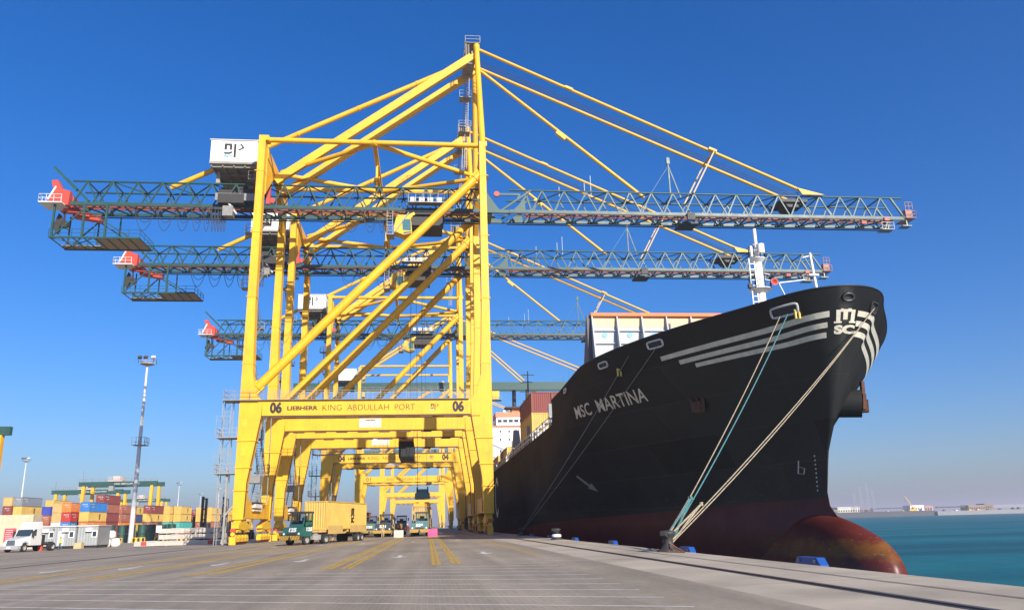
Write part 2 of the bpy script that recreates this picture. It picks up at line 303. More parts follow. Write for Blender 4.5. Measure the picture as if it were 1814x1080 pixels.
# shared bogie meshes
bg_ = MB()
bg_.prism([(-.82,.35),(.82,.35),(.82,.72),(.45,1.15),(-.45,1.15),(-.82,.72)], -.30, .30, 'x'); bg_.tube((-.36,0,.85),(.36,0,.85),.16,10); bg_.box(-.36,-.31,-.5,.5,.4,.7)
bogie_me = bg_.mesh('bogie', YEL2)
wh_ = MB(); wh_.lathe([(0,-.12),(.34,-.12),(.34,-.08),(.29,-.08),(.29,.08),(.34,.08),(.34,.12),(0,.12)], n=16, axis='x'); wheel_me = wh_.mesh('wheel', REDR)
def frame_parts(root, lowdetail=False):
    for fy in (0, FS-1.5):
        for side in (-1, 1):
            # --- legs: vertical outer face, inner face drawn in towards the ground, slim box above the portal
            def sx(d): return XL+d if side < 0 else XR-d
            zb = 2.75
            mb = MB()
            prof = [(0,2.75),(1.28,2.75),(1.42,7.2),(2.72,15.35),(2.8,17.28),(2.1,17.9),(1.42,20.6),(1.18,30),(1.18,53.65),(.30,53.65),(.02,17.3)]
            mb.prism([(sx(d), z) for d, z in prof], fy+.02, fy+1.5, 'y')
            leg = mb.build('leg', YEL, root, CO)
            if lowdetail: continue
            for z, i in ((6.15,1.50),(8.9,1.85),(12.2,2.35),(22,1.42),(31,1.25),(40,1.22),(49,1.22)):
                g_ = .1 if z < 20 else .03; mb = MB(); mb.box(min(sx(-g_),sx(i)), max(sx(-g_),sx(i)), fy-g_, fy+1.5+g_, z, z+.10); mb.build('flange_collar', YEL, leg, CO)
            for z in (10.4, 14.0): mb = MB(); xa_, xb_ = sorted((sx(.5), sx(1.1))); mb.box(xa_, xb_, fy-.006, fy+.02, z, z+.95); mb.build('access_plate', YEL2, leg, CO)
            mb = MB()
            pts = [(sx(1.45),fy-.03,3),(sx(1.55),fy-.03,7.2),(sx(2.85),fy-.03,15.2)]
            mb.path(pts, .055, 5); mb.build('conduit', BRN, leg, CO)
    # --- portal beams
    for fy in (0, FS-1.5):
        mb = MB(); mb.box(XL+2.81, XR-2.81, fy, fy+1.48, 15.36, 17.27)
        for x in (-16, -11, -6, -1, 3): mb.box(x-.02, x+.02, fy-.006, fy, 15.4, 17.25)
        beam = mb.build('portal_beam', YEL, root, CO)
        mb = MB(); mb.box(XL+2.9, XR-2.9, fy+.1, fy+.35, 15.17, 15.355)
        for k in range(9): mb.box(XL+4+k*3.1, XL+5.6+k*3.1, fy+.02, fy+.3, 15.02, 15.17)
        mb.build('cable_tray', BRN, beam, CO)
        mb = MB(); mb.box(XL-1.9 if not fy else XL, XR-3, fy-.35, fy+1.55, 17.3, 17.38); mb.box(XL-2.0, XL+2.4, fy-.42, fy+2.0, 17.26, 17.42)
        mb.rail([(XL-1.9,fy-.35,17.4),(XR-3,fy-.35,17.4)]); mb.rail([(XL-1.9,fy+1.9,17.4),(XL-1.9,fy-.35,17.4)]); mb.rail([(XL+2.4,fy+1.5,17.4),(XR-3,fy+1.5,17.4)])
        if not lowdetail: mb.build('walkway', GREYP, beam, CO)
    # --- side beams along the rails and at the top
    for side, z0 in ((-1, ZL), (1, ZR)):
        def sx(d): return XL+d if side < 0 else XR-d
        mb = MB()
        xa, xb = sorted((sx(.12), sx(1.2))); mb.box(xa, xb, 1.52, FS-1.52, 2.9, 4.9)
        for ya, yb in ((1.52, 3.4), (FS-1.52, FS-3.4)): mb.hexa([(xa,min(ya,yb),4.9),(xb,min(ya,yb),4.9),(xb,max(ya,yb),4.9),(xa,max(ya,yb),4.9)], [(xa,min(ya,ya+.2*(1 if yb>ya else -1)),6.6),(xb,min(ya,ya+.2*(1 if yb>ya else -1)),6.6),(xb,max(ya,ya+.2*(1 if yb>ya else -1)),6.6),(xa,max(ya,ya+.2*(1 if yb>ya else -1)),6.6)])
        sill = mb.build('sill_beam', YEL, root, CO)
        if not lowdetail:
            mb = MB(); mb.box(xa-.05, xb+.5, 4.5, 11.5, 4.92, 5.0); mb.rail([(xb+.5,4.5,5.0),(xb+.5,11.5,5.0)]); mb.build('sill_platform', GREYP, sill, CO)
            mb = MB(); mb.box(xb+.02, xb+.35, 5.2, 9.8, 4.25, 4.75); mb.tube((xb+.2,5,3.9),(xb+.2,10,3.9),.1,6); mb.build('stored_slings', WHT if side < 0 else GREYP, sill, CO)
        for cy_ in (.9, FS-.9):                        # one equaliser and four bogies below each leg
            s_ = 1 if cy_ < 5 else -1
            mb = MB(); xc = sx(.66)
            mb.prism([(cy_-s_*1.9,1.7),(cy_-s_*1.9,2.05),(cy_-.6*s_,2.72),(cy_+.9*s_,2.72),(cy_+4.3*s_,2.05),(cy_+4.3*s_,1.7),(cy_+1.2*s_,1.45)], xc-.42, xc+.42, 'x')
            mb.prism([(cy_-s_*2.2,1.25),(cy_-s_*1.2,1.72),(cy_+.2*s_,1.25)], xc-.36, xc+.36, 'x'); mb.prism([(cy_+s_*1.6,1.25),(cy_+s_*3.4,1.72),(cy_+4.6*s_,1.25)], xc-.36, xc+.36, 'x')
            eq = mb.build('equaliser', YEL2, root, CO)
            for k in range(4):
                b_ = obj('bogie', bogie_me, root); b_.location = (xc+CO[0], cy_+s_*(-1.75+1.75*k)+CO[1], z0)
                for q in (-.42, .42):
                    o_ = obj('wheel', wheel_me, b_); o_.location = (0, q, .36)
            mb = MB(); yb_ = cy_-s_*3.0
            mb.box(xc-.36, xc+.36, min(yb_, yb_+s_*.5), max(yb_, yb_+s_*.5), z0+.03, z0+.95); mb.tube((xc,yb_,z0+1.25),(xc,yb_+s_*.5,z0+1.25),.24,10)
            mb.build('end_buffer', YEL2, eq, CO)
            mb = MB(); mb.box(xc-.30, xc+.30, min(yb_, yb_+s_*.35)+.08, max(yb_, yb_+s_*.35)+.08, z0+1.5, z0+1.9); mb.tube((xc-.45,yb_+s_*.8,z0+.5),(xc-.45,yb_+s_*1.3,z0+.9),.16,8); mb.box(xc-.55,xc-.38,yb_+s_*.9-.25,yb_+s_*.9+.25,z0+.3,z0+1.1); mb.build('rail_clamp', RED, eq, CO)
def upper_frame(root, zt=54.0):
    for fy in (.75, FS-.75):
        mb = MB(); p, q = Vector((-22.35,fy,18.5)), Vector((7.35,fy,49.7)); mb.tube(p, q, .60, 18)
        for t in (.02, .97): c = p.lerp(q, t); d = (q-p).normalized(); mb.tube(c-d*.05, c+d*.05, .70, 18)
        mb.bar(q-(q-p).normalized()*1.7, q+(q-p).normalized()*.3, .5, 1.45); mb.bar(p-(q-p).normalized()*.4, p+(q-p).normalized()*1.4, .5, 1.4)
        br = mb.build('diagonal_brace', YEL, root, CO)
        mb = MB(); mb.tube((-23.1,fy,zt), (7.8,fy,zt), .36, 14); mb.tube((-7.9,fy,zt),(-7.5,fy,zt),.43,14); mb.box(-23.42,-22.1,fy-.7,fy+.7,53.66,54.38); mb.box(7.1,8.2,fy-.7,fy+.7,53.66,54.38)
        mb.build('top_strut', YEL, root, CO)
    for x in (-22.8, 7.6):
        for fy, s_ in ((.75, 1), (FS-.75, -1)):
            mb = MB(); mb.tube((-7.7, fy, zt-.15), (x+(1 if x < 0 else -.5), 8.95-s_*.4, zt-1.2), .34, 12); mb.build('plan_brace', YEL, root, CO)
        mb = MB()
        mb.box(x-.45, x+.45, 1.5, FS-1.5, 51.6, 53.1)
        for a_, b_ in ((1.5, 6.3), (FS-1.5, FS-6.3)): mb.prism([(a_,53.0),(b_,51.7),(b_,50.6),(a_,46.2)], x-.35, x+.35, 'x')
        mb.build('top_side_beam', YEL, root, CO)
    mb = MB(); mb.tube((-7.7,.75,zt-.05), (-7.7,FS-.75,zt-.05), .34, 12); mb.box(-8.1,-7.3,6.6,11.3,51,51.4); mb.bar((-7.7,7,zt-.2),(-7.7,7,50.1),.3); mb.bar((-7.7,10.9,zt-.2),(-7.7,10.9,50.1),.3); mb.build('hanger', YEL, root, CO)
    # masts, stays
    AZ = 73.4
    for fy, ty in ((.75, 6.5), (FS-.75, 11.4)):
        mb = MB(); mb.tube((7.6,fy,zt+.1), (7.35,ty,AZ+.9), .47, 16, .40); mb.tube((7.35,ty,AZ-.2),(7.35,ty,AZ+1.0),.50,16)
        mb.build('mast', YEL, root, CO)
        mb = MB(); mb.bar((-21.6,ty,50.9), (6.6,ty,AZ-1.2), .75, 1.15); mb.bar((6.4,ty,AZ-1.35),(7.3,ty,AZ-.65),.45,.7); mb.bar((-22.2,ty,50.4),(-21.4,ty,51.0),.9,1.3); mb.build('backstay_brace', YEL, root, CO)
        mb = MB(); mb.tube((7.7,ty,AZ+.2), (60,ty+(.45 if ty<9 else -.45),TZT+.2), .23, 10)
        for t in (.27,.70): mb.bar((7.7+52.3*t-.6,ty,AZ+.2-23.2*t+.3),(7.7+52.3*t+.6,ty,AZ+.2-23.2*t-.22),.34,.36)
        mb.prism([(57.5,TZT+1.2),(61.8,TZT+.1),(58.2,TZT+.1)], ty-.1, ty+.1, 'y')
        mb.build('forestay', YEL, root, CO)
        mb = MB(); t = .705; px_, pz_ = 7.7+52.3*t, AZ+.2-23.2*t; mb.bar((px_,ty,pz_),(40.6,ty,TZT),.17,.2); mb.build('stay_link', M('link_tan', (.55,.38,.16), .6), root, CO)
    mb = MB(); mb.tube((44.57,6.6,57.2),(44.57,11.3,57.2),.14,8); mb.build('stay_spreader', YEL, root, CO)
    mb = MB(); mb.tube((7.6,8.9,AZ-1.6), (33.4,8.9,TZT+.1), .25, 10); mb.bar((20.0,8.9,61.0),(21.4,8.9,59.8),.6,.6); mb.build('inner_forestay', YEL, root, CO)
    mb = MB(); mb.tube((7,8.95,AZ), (-37.6,8.95,TZT+.1), .38, 12)
    for t in (.2,.4,.6,.8): c = Vector((7,8.95,AZ)).lerp(Vector((-37.6,8.95,TZT)), t); mb.tube(c-Vector((.12,0,.063)), c+Vector((.12,0,.063)), .45, 12)
    mb.build('backstay', YEL, root, CO)
    mb = MB(); mb.box(6.6,7.2,6.6,11.3,AZ-.5,AZ); mb.box(5.6,7.9,6.0,11.9,AZ+1.1,AZ+1.18); mb.rail([(5.6,6.0,AZ+1.2),(7.9,6.0,AZ+1.2),(7.9,11.9,AZ+1.2),(5.6,11.9,AZ+1.2),(5.6,6.0,AZ+1.2)], r=.035)
    mb.ladder((5.9,6.3,AZ-2.4),(5.9,6.3,AZ+1.1),(.5,0,0),.35,.04); mb.bar((5.7,6.2,AZ-2.4),(5.7,6.2,AZ+1.1),.1); mb.box(5.2,6.9,6.2,10.5,AZ-2.5,AZ-2.4); mb.build('apex_platform', GREYP, root, CO)
    mb = MB()                                             # climbing ladders and rest platforms behind the mast
    for k, (za, zb_) in enumerate(((54.5,60.5),(60.5,66.5),(66.5,72.5))):
        x = 5.4+.25*k; mb.ladder((x,9.3,za),(x+.15,9.3,zb_),(.7,0,0),.4,.045); mb.ladder((x,9.3,za),(x+.15,9.3,zb_),(0,.7,0),.8,.04)
        mb.box(x-.9,x+.9,8.5,10.2,zb_-.1,zb_); mb.rail([(x-.9,8.5,zb_),(x+.9,8.5,zb_),(x+.9,10.2,zb_)])
    mb.build('mast_ladder', GREYP, root, CO)
    mb = MB()
    for dy in (8.2, 8.8, 9.4): mb.tube((7.8,dy,AZ-.6), (58.5,dy,TZT+.4), .045, 5, cap=False)
    mb.build('hoist_rope', DARK, root, CO)
def chord_set(par, x0, x1, names=True):
    for y in (TA, TB):
        mb = MB(); mb.box(x0, x1, y-.2, y+.2, TZB-.2, TZB+.24); mb.build('bottom_chord', GRN, par, CO)
        mb = MB(); mb.box(x0, x1, y+(.22 if y == TB else -.34), y+(.34 if y == TB else -.22), TZB-.42, TZB-.28); mb.build('trolley_rail', DARK, par, CO)
        mb = MB(); mb.tube((x0, y, TZT), (x1, y, TZT), .15, 8); mb.build('top_chord', GRN, par, CO)
def girder(root):
    gr = MB(); tri_lattice(gr, -50, 8.1, TA, TB, TZB, TZT, 3.4); G_ = gr.build('girder', GRN, root, CO); chord_set(G_, -50.2, 8.2)
    mb = MB(); mb.box(-50,8,8.4,8.7,TZB+.1,TZB+.35); mb.box(-50,8,9.2,9.4,TZB+.1,TZB+.3); mb.build('cable_duct', REDR, G_, CO)
    for y in (TA, TB): mb = MB(); mb.bar((-53.0,y,TZT+2.1),(-49.6,y,TZT-1.4),.34); mb.build('end_strut', GRN, G_, CO)
    # rear end: red hoist gear, platform and the walkway hung below
    rr = MB(); rr.prism([(-52.6,46.3),(-50.4,46.2),(-50.3,48.3),(-51.4,48.6),(-52.2,50.0),(-53.0,49.9),(-52.5,48.2),(-53.4,47.2)], 6.6, 7.4, 'y'); rr.prism([(-52.6,46.3),(-50.4,46.2),(-50.3,48.0),(-52.4,47.6)], 7.9, 10.2, 'y')
    rr.bar((-50.4,9,45.6),(-46.6,9,45.0),1.2,.8); rr.bar((-51.5,8,46),(-48,8.3,45.3),.5,.5); rr.build('sheave_frame', RED, G_, CO)
    mb = MB(); mb.tube((-53.2,6.7,47.0),(-52.3,6.7,49.0),.16,8); mb.build('hydraulic_ram', WHT, G_, CO)
    mb = MB(); mb.box(-53.9,-50.8,5.6,8.6,46.15,46.28); mb.rail([(-50.9,5.6,46.28),(-53.9,5.6,46.28),(-53.9,8.6,46.28)], 1.1, 1.0, .025); mb.build('end_platform', WHT, G_, CO)
    lw = MB()
    for y in (6.4, 11.4):
        for x in (-52.0, -48.0, -45): lw.bar((x,y,41.2),(x,y,46.3),.26 if y < 9 else .18)
        lw.bar((-52.3,y,41.3),(-40.2,y,41.3),.24); lw.bar((-52,y,41.3),(-48,y,45.6),.16); lw.bar((-48,y,45.6),(-41.5,y,41.3),.16)
    for k in range(9): lw.bar((-52.2+1.49*k,6.4,41.3),(-52.2+1.49*k,11.4,41.3),.13)
    lw.rail([(-52.3,6.3,41.4),(-40.2,6.3,41.4),(-40.2,11.5,41.4),(-52.3,11.5,41.4)], r=.03)
    lw.bar((-52.2,6.5,41.25),(-46.5,11.2,41.25),.1); lw.bar((-46.5,6.5,41.25),(-52.2,11.2,41.25),.1)
    L_ = lw.build('lower_walkway', GRN, G_, CO)
    mb = MB(); mb.box(-52.2,-46.6,9.9,11.2,41.32,41.4); mb.box(-46.6,-40.4,6.9,11.2,41.32,41.4); mb.build('deck_grating', M('grating_tan', (.36,.30,.20), .8, var=.25, scale=3), L_, CO)
    mb = MB(); mb.prism([(-52.9,43.5),(-52.3,42.6),(-51.6,44.4),(-52.2,45.6)], 8.2, 9.0, 'y'); mb.lathe([(0,-.3),(.55,-.3),(.55,.3),(0,.3)], (-51.4,8.6,44.0), 14, 'y'); mb.bar((-52.2,8.4,45.2),(-51,8.8,43.4),.3); mb.bar((-51.4,8,46),(-51.4,8.4,44),.2); mb.build('cable_drum', DARK, L_, CO)
    # festoon under the girder
    fx = [-41.2,-38.3,-35.6,-33.4,-31.8,-30.7,-30.2,-29.8,-29.4,-29.0,-28.6] ; fes = MB()
    for i in range(len(fx)-1):
        dr = 3.4 if i < 4 else 3.8
        for y_, q in ((5.9, dr), (6.2, dr*.6)): fes.path(catenary((fx[i],y_,TZB-.9),(fx[i+1],y_,TZB-.9),q if i < 4 else q*.9), .045, 5)
        fes.box(fx[i]-.2,fx[i]+.2,5.8,6.5,TZB-.95,TZB-.6)
    fx = [-15.6,-12.6,-9.6,-7.3,-6.2]
    for i in range(len(fx)-1):
        for y_, q in ((5.9, 3.2), (6.2, 2.2)): fes.path(catenary((fx[i],y_,TZB-.9),(fx[i+1],y_,TZB-.9),q), .045, 5)
        fes.box(fx[i]-.2,fx[i]+.2,5.8,6.5,TZB-.95,TZB-.6)
    fes.bar((-44,6.1,TZB-.6),(8,6.1,TZB-.6),.1); fes.build('festoon_cable', DARK, G_, CO)
    mb = MB(); mb.prism([(8.2,46.25),(11.9,46.25),(11.9,46.7),(10.4,46.8),(8.5,49.6),(8.2,49.6)], TA-.2, TA+.2, 'y'); mb.prism([(8.2,46.25),(11.9,46.25),(10.4,46.8),(8.5,49.6),(8.2,49.6)], TB-.2, TB+.2, 'y'); mb.box(8.3,9.4,TA+.21,TB-.21,46.0,46.3); mb.build('hinge_plate', GRN, G_, CO)
    return G_
def boom(root):
    bm_ = MB(); tri_lattice(bm_, 15.3, 73, TA, TB, TZB, TZT, 3.4)
    for y in (TA, TB):
        for a_, b_ in (((10.6,TZB),(15.3,TZT)), ((73.0,TZT),(75.0,TZB)), ((12.9,TZB),(14.6,49.2)), ((14.6,49.2),(15.3,TZB))): bm_.bar((a_[0],y,a_[1]),(b_[0],y,b_[1]),.26)
    B_ = bm_.build('boom', GRN, root, CO); chord_set(B_, 11.95, 74.9)
    for y in (TA, TB): mb = MB(); mb.prism([(12.6,TZB+.25),(14.4,TZB+.25),(14.3,48.6)], y-.08, y+.08, 'y'); mb.build('hinge_bracket', GRN, B_, CO)
    mb = MB(); mb.bar((10.2,TA,49.3),(13.6,TA,49.3),.22,.3); mb.bar((13.6,TA,49.3),(13.2,TA,48.4),.3); mb.build('beacon_arm', GRN, B_, CO)
    mb = MB(); mb.lathe([(0,-.2),(.42,-.2),(.42,.2),(0,.2)], (10.1,TA,49.3), 14, 'y'); mb.build('beacon_disc', RED, B_, CO)
    mb = MB(); mb.box(14.5,74,8.4,8.7,TZB+.1,TZB+.35); mb.box(14.5,74,9.3,9.5,TZB+.1,TZB+.3); mb.build('cable_duct', REDR, B_, CO)
    mb = MB(); mb.bar((37.7,8.9,TZT),(37.7,8.9,56.2),.2); mb.bar((39.4,8.9,TZT),(37.7,8.9,55.6),.16); mb.bar((34,8.9,TZT),(37.7,8.9,55.6),.05); mb.box(37.45,37.95,8.7,9.1,55.9,57.0)
    mb.build('rope_mast', GRN, B_, CO)
    for x, hh in ((24,2.4),(25,3.6),(20,1.6)): mb = MB(); mb.bar((x,8.9,TZT),(x,8.9,TZT+hh),.09); mb.build('antenna', GREYP, B_, CO)
    mb = MB(); mb.box(54.8,59.2,TA+.1,TB-.1,TZT-.9,TZT-.4); mb.prism([(55.6,TZT-.9),(58.4,TZT-.9),(57.8,TZT-1.6),(56.2,TZT-1.6)], TA+.5, TB-.5, 'y'); mb.rail([(54.8,TA+.1,TZT-.4),(59.2,TA+.1,TZT-.4)]); mb.build('stay_platform', DARK, B_, CO)
    mb = MB(); mb.box(74.9,76.6,6.4,9.4,46.5,46.6); mb.rail([(74.9,6.4,46.6),(76.6,6.4,46.6),(76.6,9.4,46.6)], r=.035); mb.box(75.4,76.6,7.2,8,46.6,48.2); mb.rail([(75.4,7,48.2),(76.6,7,48.2)], 1.2, .5, .035); mb.build('tip_platform', M('faded_red_grating', (.38,.20,.17), .7, var=.3), B_, CO)
    mb = MB(); mb.box(70.6,72.6,6.4,8.0,44.5,44.6); mb.rail([(70.6,6.4,44.6),(72.6,6.4,44.6)], r=.035); mb.bar((71.2,6.8,44.5),(72.0,6.9,46.3),.22); mb.bar((72.2,7.6,44.5),(72.5,7.4,46.3),.22); mb.build('tip_cradle', GREYP, B_, CO); mb = MB(); mb.box(74.4,75.9,6.8,8.2,45.3,45.4); mb.bar((75.2,7,45.4),(75.2,7,46.5),.16); mb.build('tip_cradle', GREYP, B_, CO)
    mb = MB(); mb.box(71.2,72.0,6.4,6.74,46.0,46.5); mb.build('end_stop', RED, B_, CO); mb = MB(); mb.box(67.4,68.2,6.5,6.9,45.4,45.9); mb.build('end_stop', RED, B_, CO)
    mb = MB(); mb.box(39.2,40.4,6.2,6.66,45.5,46.6); mb.build('sheave_block', DARK, B_, CO); mb = MB(); mb.box(38.4,41.2,7.4,10.4,45.3,45.55); mb.build('sheave_deck', DARK, B_, CO)
    mb = MB(); mb.path([(10,6.2,TZB-1.0),(40,6.2,TZB-1.15),(70,6.2,TZB-1.0)], .04, 5); mb.build('trolley_rope', DARK, B_, CO)
    return B_
def machine_house(root):
    h = MB(); h.box(-31.1,-24.6,4.6,14.6,52.45,55.75); H_ = h.build('machine_house', WHT, root, CO)
    mb = MB(); mb.box(-31.25,-24.45,4.45,14.75,55.752,55.88); mb.build('house_roof', OFFW, H_, CO)
    mb = MB(); mb.box(-31.15,-24.55,4.55,14.65,52.1,52.44)
    for k in range(5): mb.box(-31+k*1.55,-30.8+k*1.55,4.8,14.4,51.8,52.1)
    for k in range(4): mb.box(-31,-24.7,5+k*3,5.25+k*3,51.72,52.1)
    for x, y in ((-30.4,6.95),(-25.2,6.95),(-30.4,10.95),(-25.2,10.95)): mb.box(x-.25,x+.25,y-.2,y+.2,50.1,51.9)
    mb.build('house_base', M('underside_grey', (.30,.28,.25), .8, var=.2), H_, CO)
    mb = MB(); mb.box(-24.59,-24.3,8,9.4,53.4,55); mb.box(-24.59,-23.9,5.2,5.7,52.9,54.4); mb.rail([(-24.4,5,52.4),(-24.4,14,52.4)]); mb.build('house_vent', GREYP, H_, CO)
    mb = MB(); mb.box(-30.4,-25.6,7.6,10.4,47.2,49.6); mb.box(-29.8,-26.2,5.2,6.2,46.4,47.8); mb.lathe([(0,-1.0),(.8,-1.0),(.8,1.0),(0,1.0)], (-27.2,8.9,49.8), 14, 'y'); mb.build('hoist_winch', DARK, H_, CO)
    mb = MB(); mb.box(-30.2,-23.6,5.3,5.4,46.8,47.9); mb.box(-29.0,-27.6,5.1,6.5,44.4,45.9); mb.bar((-28.6,5.4,46.8),(-27.2,5.8,44.9),.25); mb.build('winch_platform', GREYP, H_, CO)
    port_logo((CO[0]-28.0, 4.58+CO[1], 53.3), (1,0,0), (0,0,1), 1.95, H_, (0,-1,0))
    mb = MB(); mb.box(-23.4,-22.9,6.6,7.2,46.9,50.6); mb.lathe([(0,-.4),(.42,-.4),(.42,.4),(0,.4)], (-22.6,7.3,47.6), 12, 'y'); mb.build('boom_winch', RED, H_, CO)
def trolley(root, x=-1.2, ropes=None):
    t = MB(); t.box(x-2.6,x+2.6,6.2,11.7,45.55,46.0); t.box(x-2.2,x+2.4,6.6,11.3,44.0,45.55)
    for dx in (-2, 2):
        for y in (6.65, 11.25): t.lathe([(0,-.15),(.35,-.15),(.35,.15),(0,.15)], (x+dx,y,46.2), 10, 'y')
    T_ = t.build('trolley', DARK, root, CO)
    mb = MB(); mb.box(x-2.6,x+2.8,5.0,6.3,46.95,47.05); mb.rail([(x-2.6,5.0,47.05),(x+2.8,5.0,47.05),(x+2.8,6.3,47.05)], 1.3, 1.0, .035); mb.rail([(x-2.6,6.3,47.05),(x-2.6,5,47.05)], 1.3)
    mb.build('trolley_platform', GREYP, T_, CO)
    mb = MB()
    for k in range(4): mb.box(x-2.3+k*1.25,x-1.5+k*1.25,5.4,6.1,47.06,47.9)
    mb.build('motor', WHT, T_, CO)
    c = MB(); cx = x-3.1; c.prism([(cx-1.2,44.6),(cx+.9,44.6),(cx+1.1,42.2),(cx-.1,41.9),(cx-1.6,42.5)], 5.1, 7.2, 'y'); c.box(cx-1.0,cx+1.1,5.2,7.1,44.6,45.0); c.bar((cx+.4,6,45),(x-1.8,6.4,45.7),.5,.4); C_ = c.build('operator_cab', YEL2, T_, CO)
    mb = MB(); mb.add([(cx-.35,5.08,44.3),(cx-.25,5.08,42.6),(cx+.95,5.08,42.55),(cx+.85,5.08,44.3)], [(0,1,2,3)]); mb.add([(cx+1.02,5.3,44.2),(cx+1.12,5.3,42.5),(cx+1.12,7,42.5),(cx+1.02,7,44.2)], [(0,1,2,3)]); mb.add([(cx-.2,5.07,42.3),(cx-.05,5.07,42.05),(cx+.95,5.07,42.25),(cx+1.0,5.07,42.45)], [(0,1,2,3)]); mb.build('cab_window', CGLASS, C_, CO)
    mb = MB(); mb.box(cx-2.6,cx-1.5,5.0,7.2,41.9,42.0); mb.rail([(cx-1.5,5.0,42),(cx-2.6,5.0,42),(cx-2.6,7.2,42)], 1.2, .8, .035); mb.ladder((cx-2.1,5.1,42),(cx-2.1,5.1,45.6),(.8,0,0),.4,.04); mb.bar((cx-1.4,5,42.2),(cx+.6,5,45.3),.16); mb.build('cab_stair', GREYP, C_, CO)
    if ropes:
        mb = MB()
        for dx in (-1.0, 1.0):
            for y in (7.4, 10.4): mb.tube((x+dx,y,44), (x+dx,y,ropes), .03, 4, cap=False)
        mb.build('hoist_rope', DARK, T_, CO)
    return T_
def stairs(root):
    st = MB(); x = XL-.75
    for k in range(8):
        za, zb_ = 17.4+k*4.05, 17.4+(k+1)*4.05; ya, yb = (5.6, 10.8) if k % 2 == 0 else (10.8, 5.6)
        for dx in (-.45, .45):
            st.bar((x+dx,ya,za),(x+dx,yb,zb_),.07,.28)
            st.bar((x+dx,ya,za+1.05),(x+dx,yb,zb_+1.05),.05)
        n = 15
        for i in range(n): y_ = ya+(yb-ya)*(i+.5)/n; z_ = za+(zb_-za)*(i+.5)/n; st.box(x-.45,x+.45,y_-.12,y_+.12,z_-.02,z_+.02)
        e = 1 if yb > ya else -1
        st.box(x-1.1,x+.75,min(yb,yb+e*1.3),max(yb,yb+e*1.3),zb_-.12,zb_); st.rail([(x-1.1,yb,zb_),(x-1.1,yb+e*1.3,zb_),(x+.7,yb+e*1.3,zb_)], r=.035)
    st.build('stairway', GREYP, root, CO)
    st = MB(); x = XL+.9
    for k in range(3):
        za, zb_ = 5+k*4.1, 5+(k+1)*4.1; ya, yb = (7.2, 11) if k % 2 == 0 else (11, 7.2)
        for dx in (-.45, .45): st.bar((x+dx,ya,za),(x+dx,yb,zb_),.07,.28); st.bar((x+dx,ya,za+1),(x+dx,yb,zb_+1),.05)
        for i in range(13): y_ = ya+(yb-ya)*(i+.5)/13; z_ = za+(zb_-za)*(i+.5)/13; st.box(x-.45,x+.45,y_-.12,y_+.12,z_-.02,z_+.02)
        e = 1 if yb > ya else -1; st.box(x-1,x+.8,min(yb,yb+e*1.4),max(yb,yb+e*1.4),zb_-.14,zb_); st.rail([(x+.8,yb,zb_),(x+.8,yb+e*1.4,zb_),(x-1,yb+e*1.4,zb_)], r=.035)
        for yy in (6.4, 11.8): st.bar((x+.8,yy,za),(x+.8,yy,zb_),.12)
    st.box(x-.9,x+.9,6,8,7.4,8.4)
    st.build('lower_stairway', GREYP, root, CO)
    el = MB(); x0, x1, y0, y1 = XL-2.0, XL-.95, .1, 1.3    # slender lift tower outside the front leg
    for x in (x0, x1):
        for y in (y0, y1): el.bar((x,y,ZL),(x,y,18.4),.07)
    for k in range(12):
        z = .4+k*1.55
        for y in (y0, y1): el.bar((x0,y,z),(x1,y,z+1.55),.035); el.bar((x0,y,z),(x1,y,z),.035)
        for x in (x0, x1): el.bar((x,y0,z),(x,y1,z+1.55),.035)
    for z in (5.6+2.6, 12.6):
        el.box(XL-2.5,XL+.0,-.5,1.9,z,z+.12); el.rail([(XL-2.5,1.9,z+.12),(XL-2.5,-.5,z+.12),(XL,-.5,z+.12)], 1.1, .8, .03); el.rail([(XL-2.5,-.5,z+1.6),(XL-.9,-.5,z+1.6)], 1.1, .8, .025)
    el.bar((x1,.2,3.2),(XL,.2,4.4),.2); el.bar((x1,.2,ZL+.05),(x1,.2,9),.22)
    el.build('lift_tower', M('pale_lattice', (.30,.29,.27), .6), root, CO)
def beam_texts(root, num, front=True):
    o = CO
    if num: lettering(num, (o[0]-19.2, -.02+o[1], 15.75), (1,0,0), (0,0,1), 1.28, BLK, root, .055, 1.5)
    if num: lettering(num, (o[0]+3.85, -.02+o[1], 15.75), (1,0,0), (0,0,1), 1.28, BLK, root, .055, 1.5)
    if num: lettering('LIEBHERR', (o[0]-15.95, -.02+o[1], 16.05), (1,0,0), (0,0,1), .52, BLK, root, .035, 3.8)
    if num: lettering('KING  ABDULLAH  PORT', (o[0]-7.6, -.02+o[1], 15.95), (1,0,0), (0,0,1), .80, BLK, root, -.012, 11.7)
    if num: port_logo((o[0]+.75, -.012+o[1], 15.98), (1,0,0), (0,0,1), .72, root, (0,-1,0))
    fy = FS-1.5
    mb = MB(); mb.box(-10.2,-7.0,fy-.06,fy-.01,15.75,17.05); sg = mb.build('sign_board', M('sign_pinkwhite', (.80,.66,.52), .5, var=.04), root, o)
    lettering('LIEBHERR', (o[0]-8.6, fy-.075+o[1], 16.75), (1,0,0), (0,0,1), .18, BLK, sg, .05, 1.5)
    mb = MB()
    for k in range(5): mb.box(-10.0,-7.2,fy-.068,fy-.06,15.9+k*.16,15.915+k*.16)
    mb.build('sign_rule', M('faint_print', (.45,.36,.3), .6), sg, o)

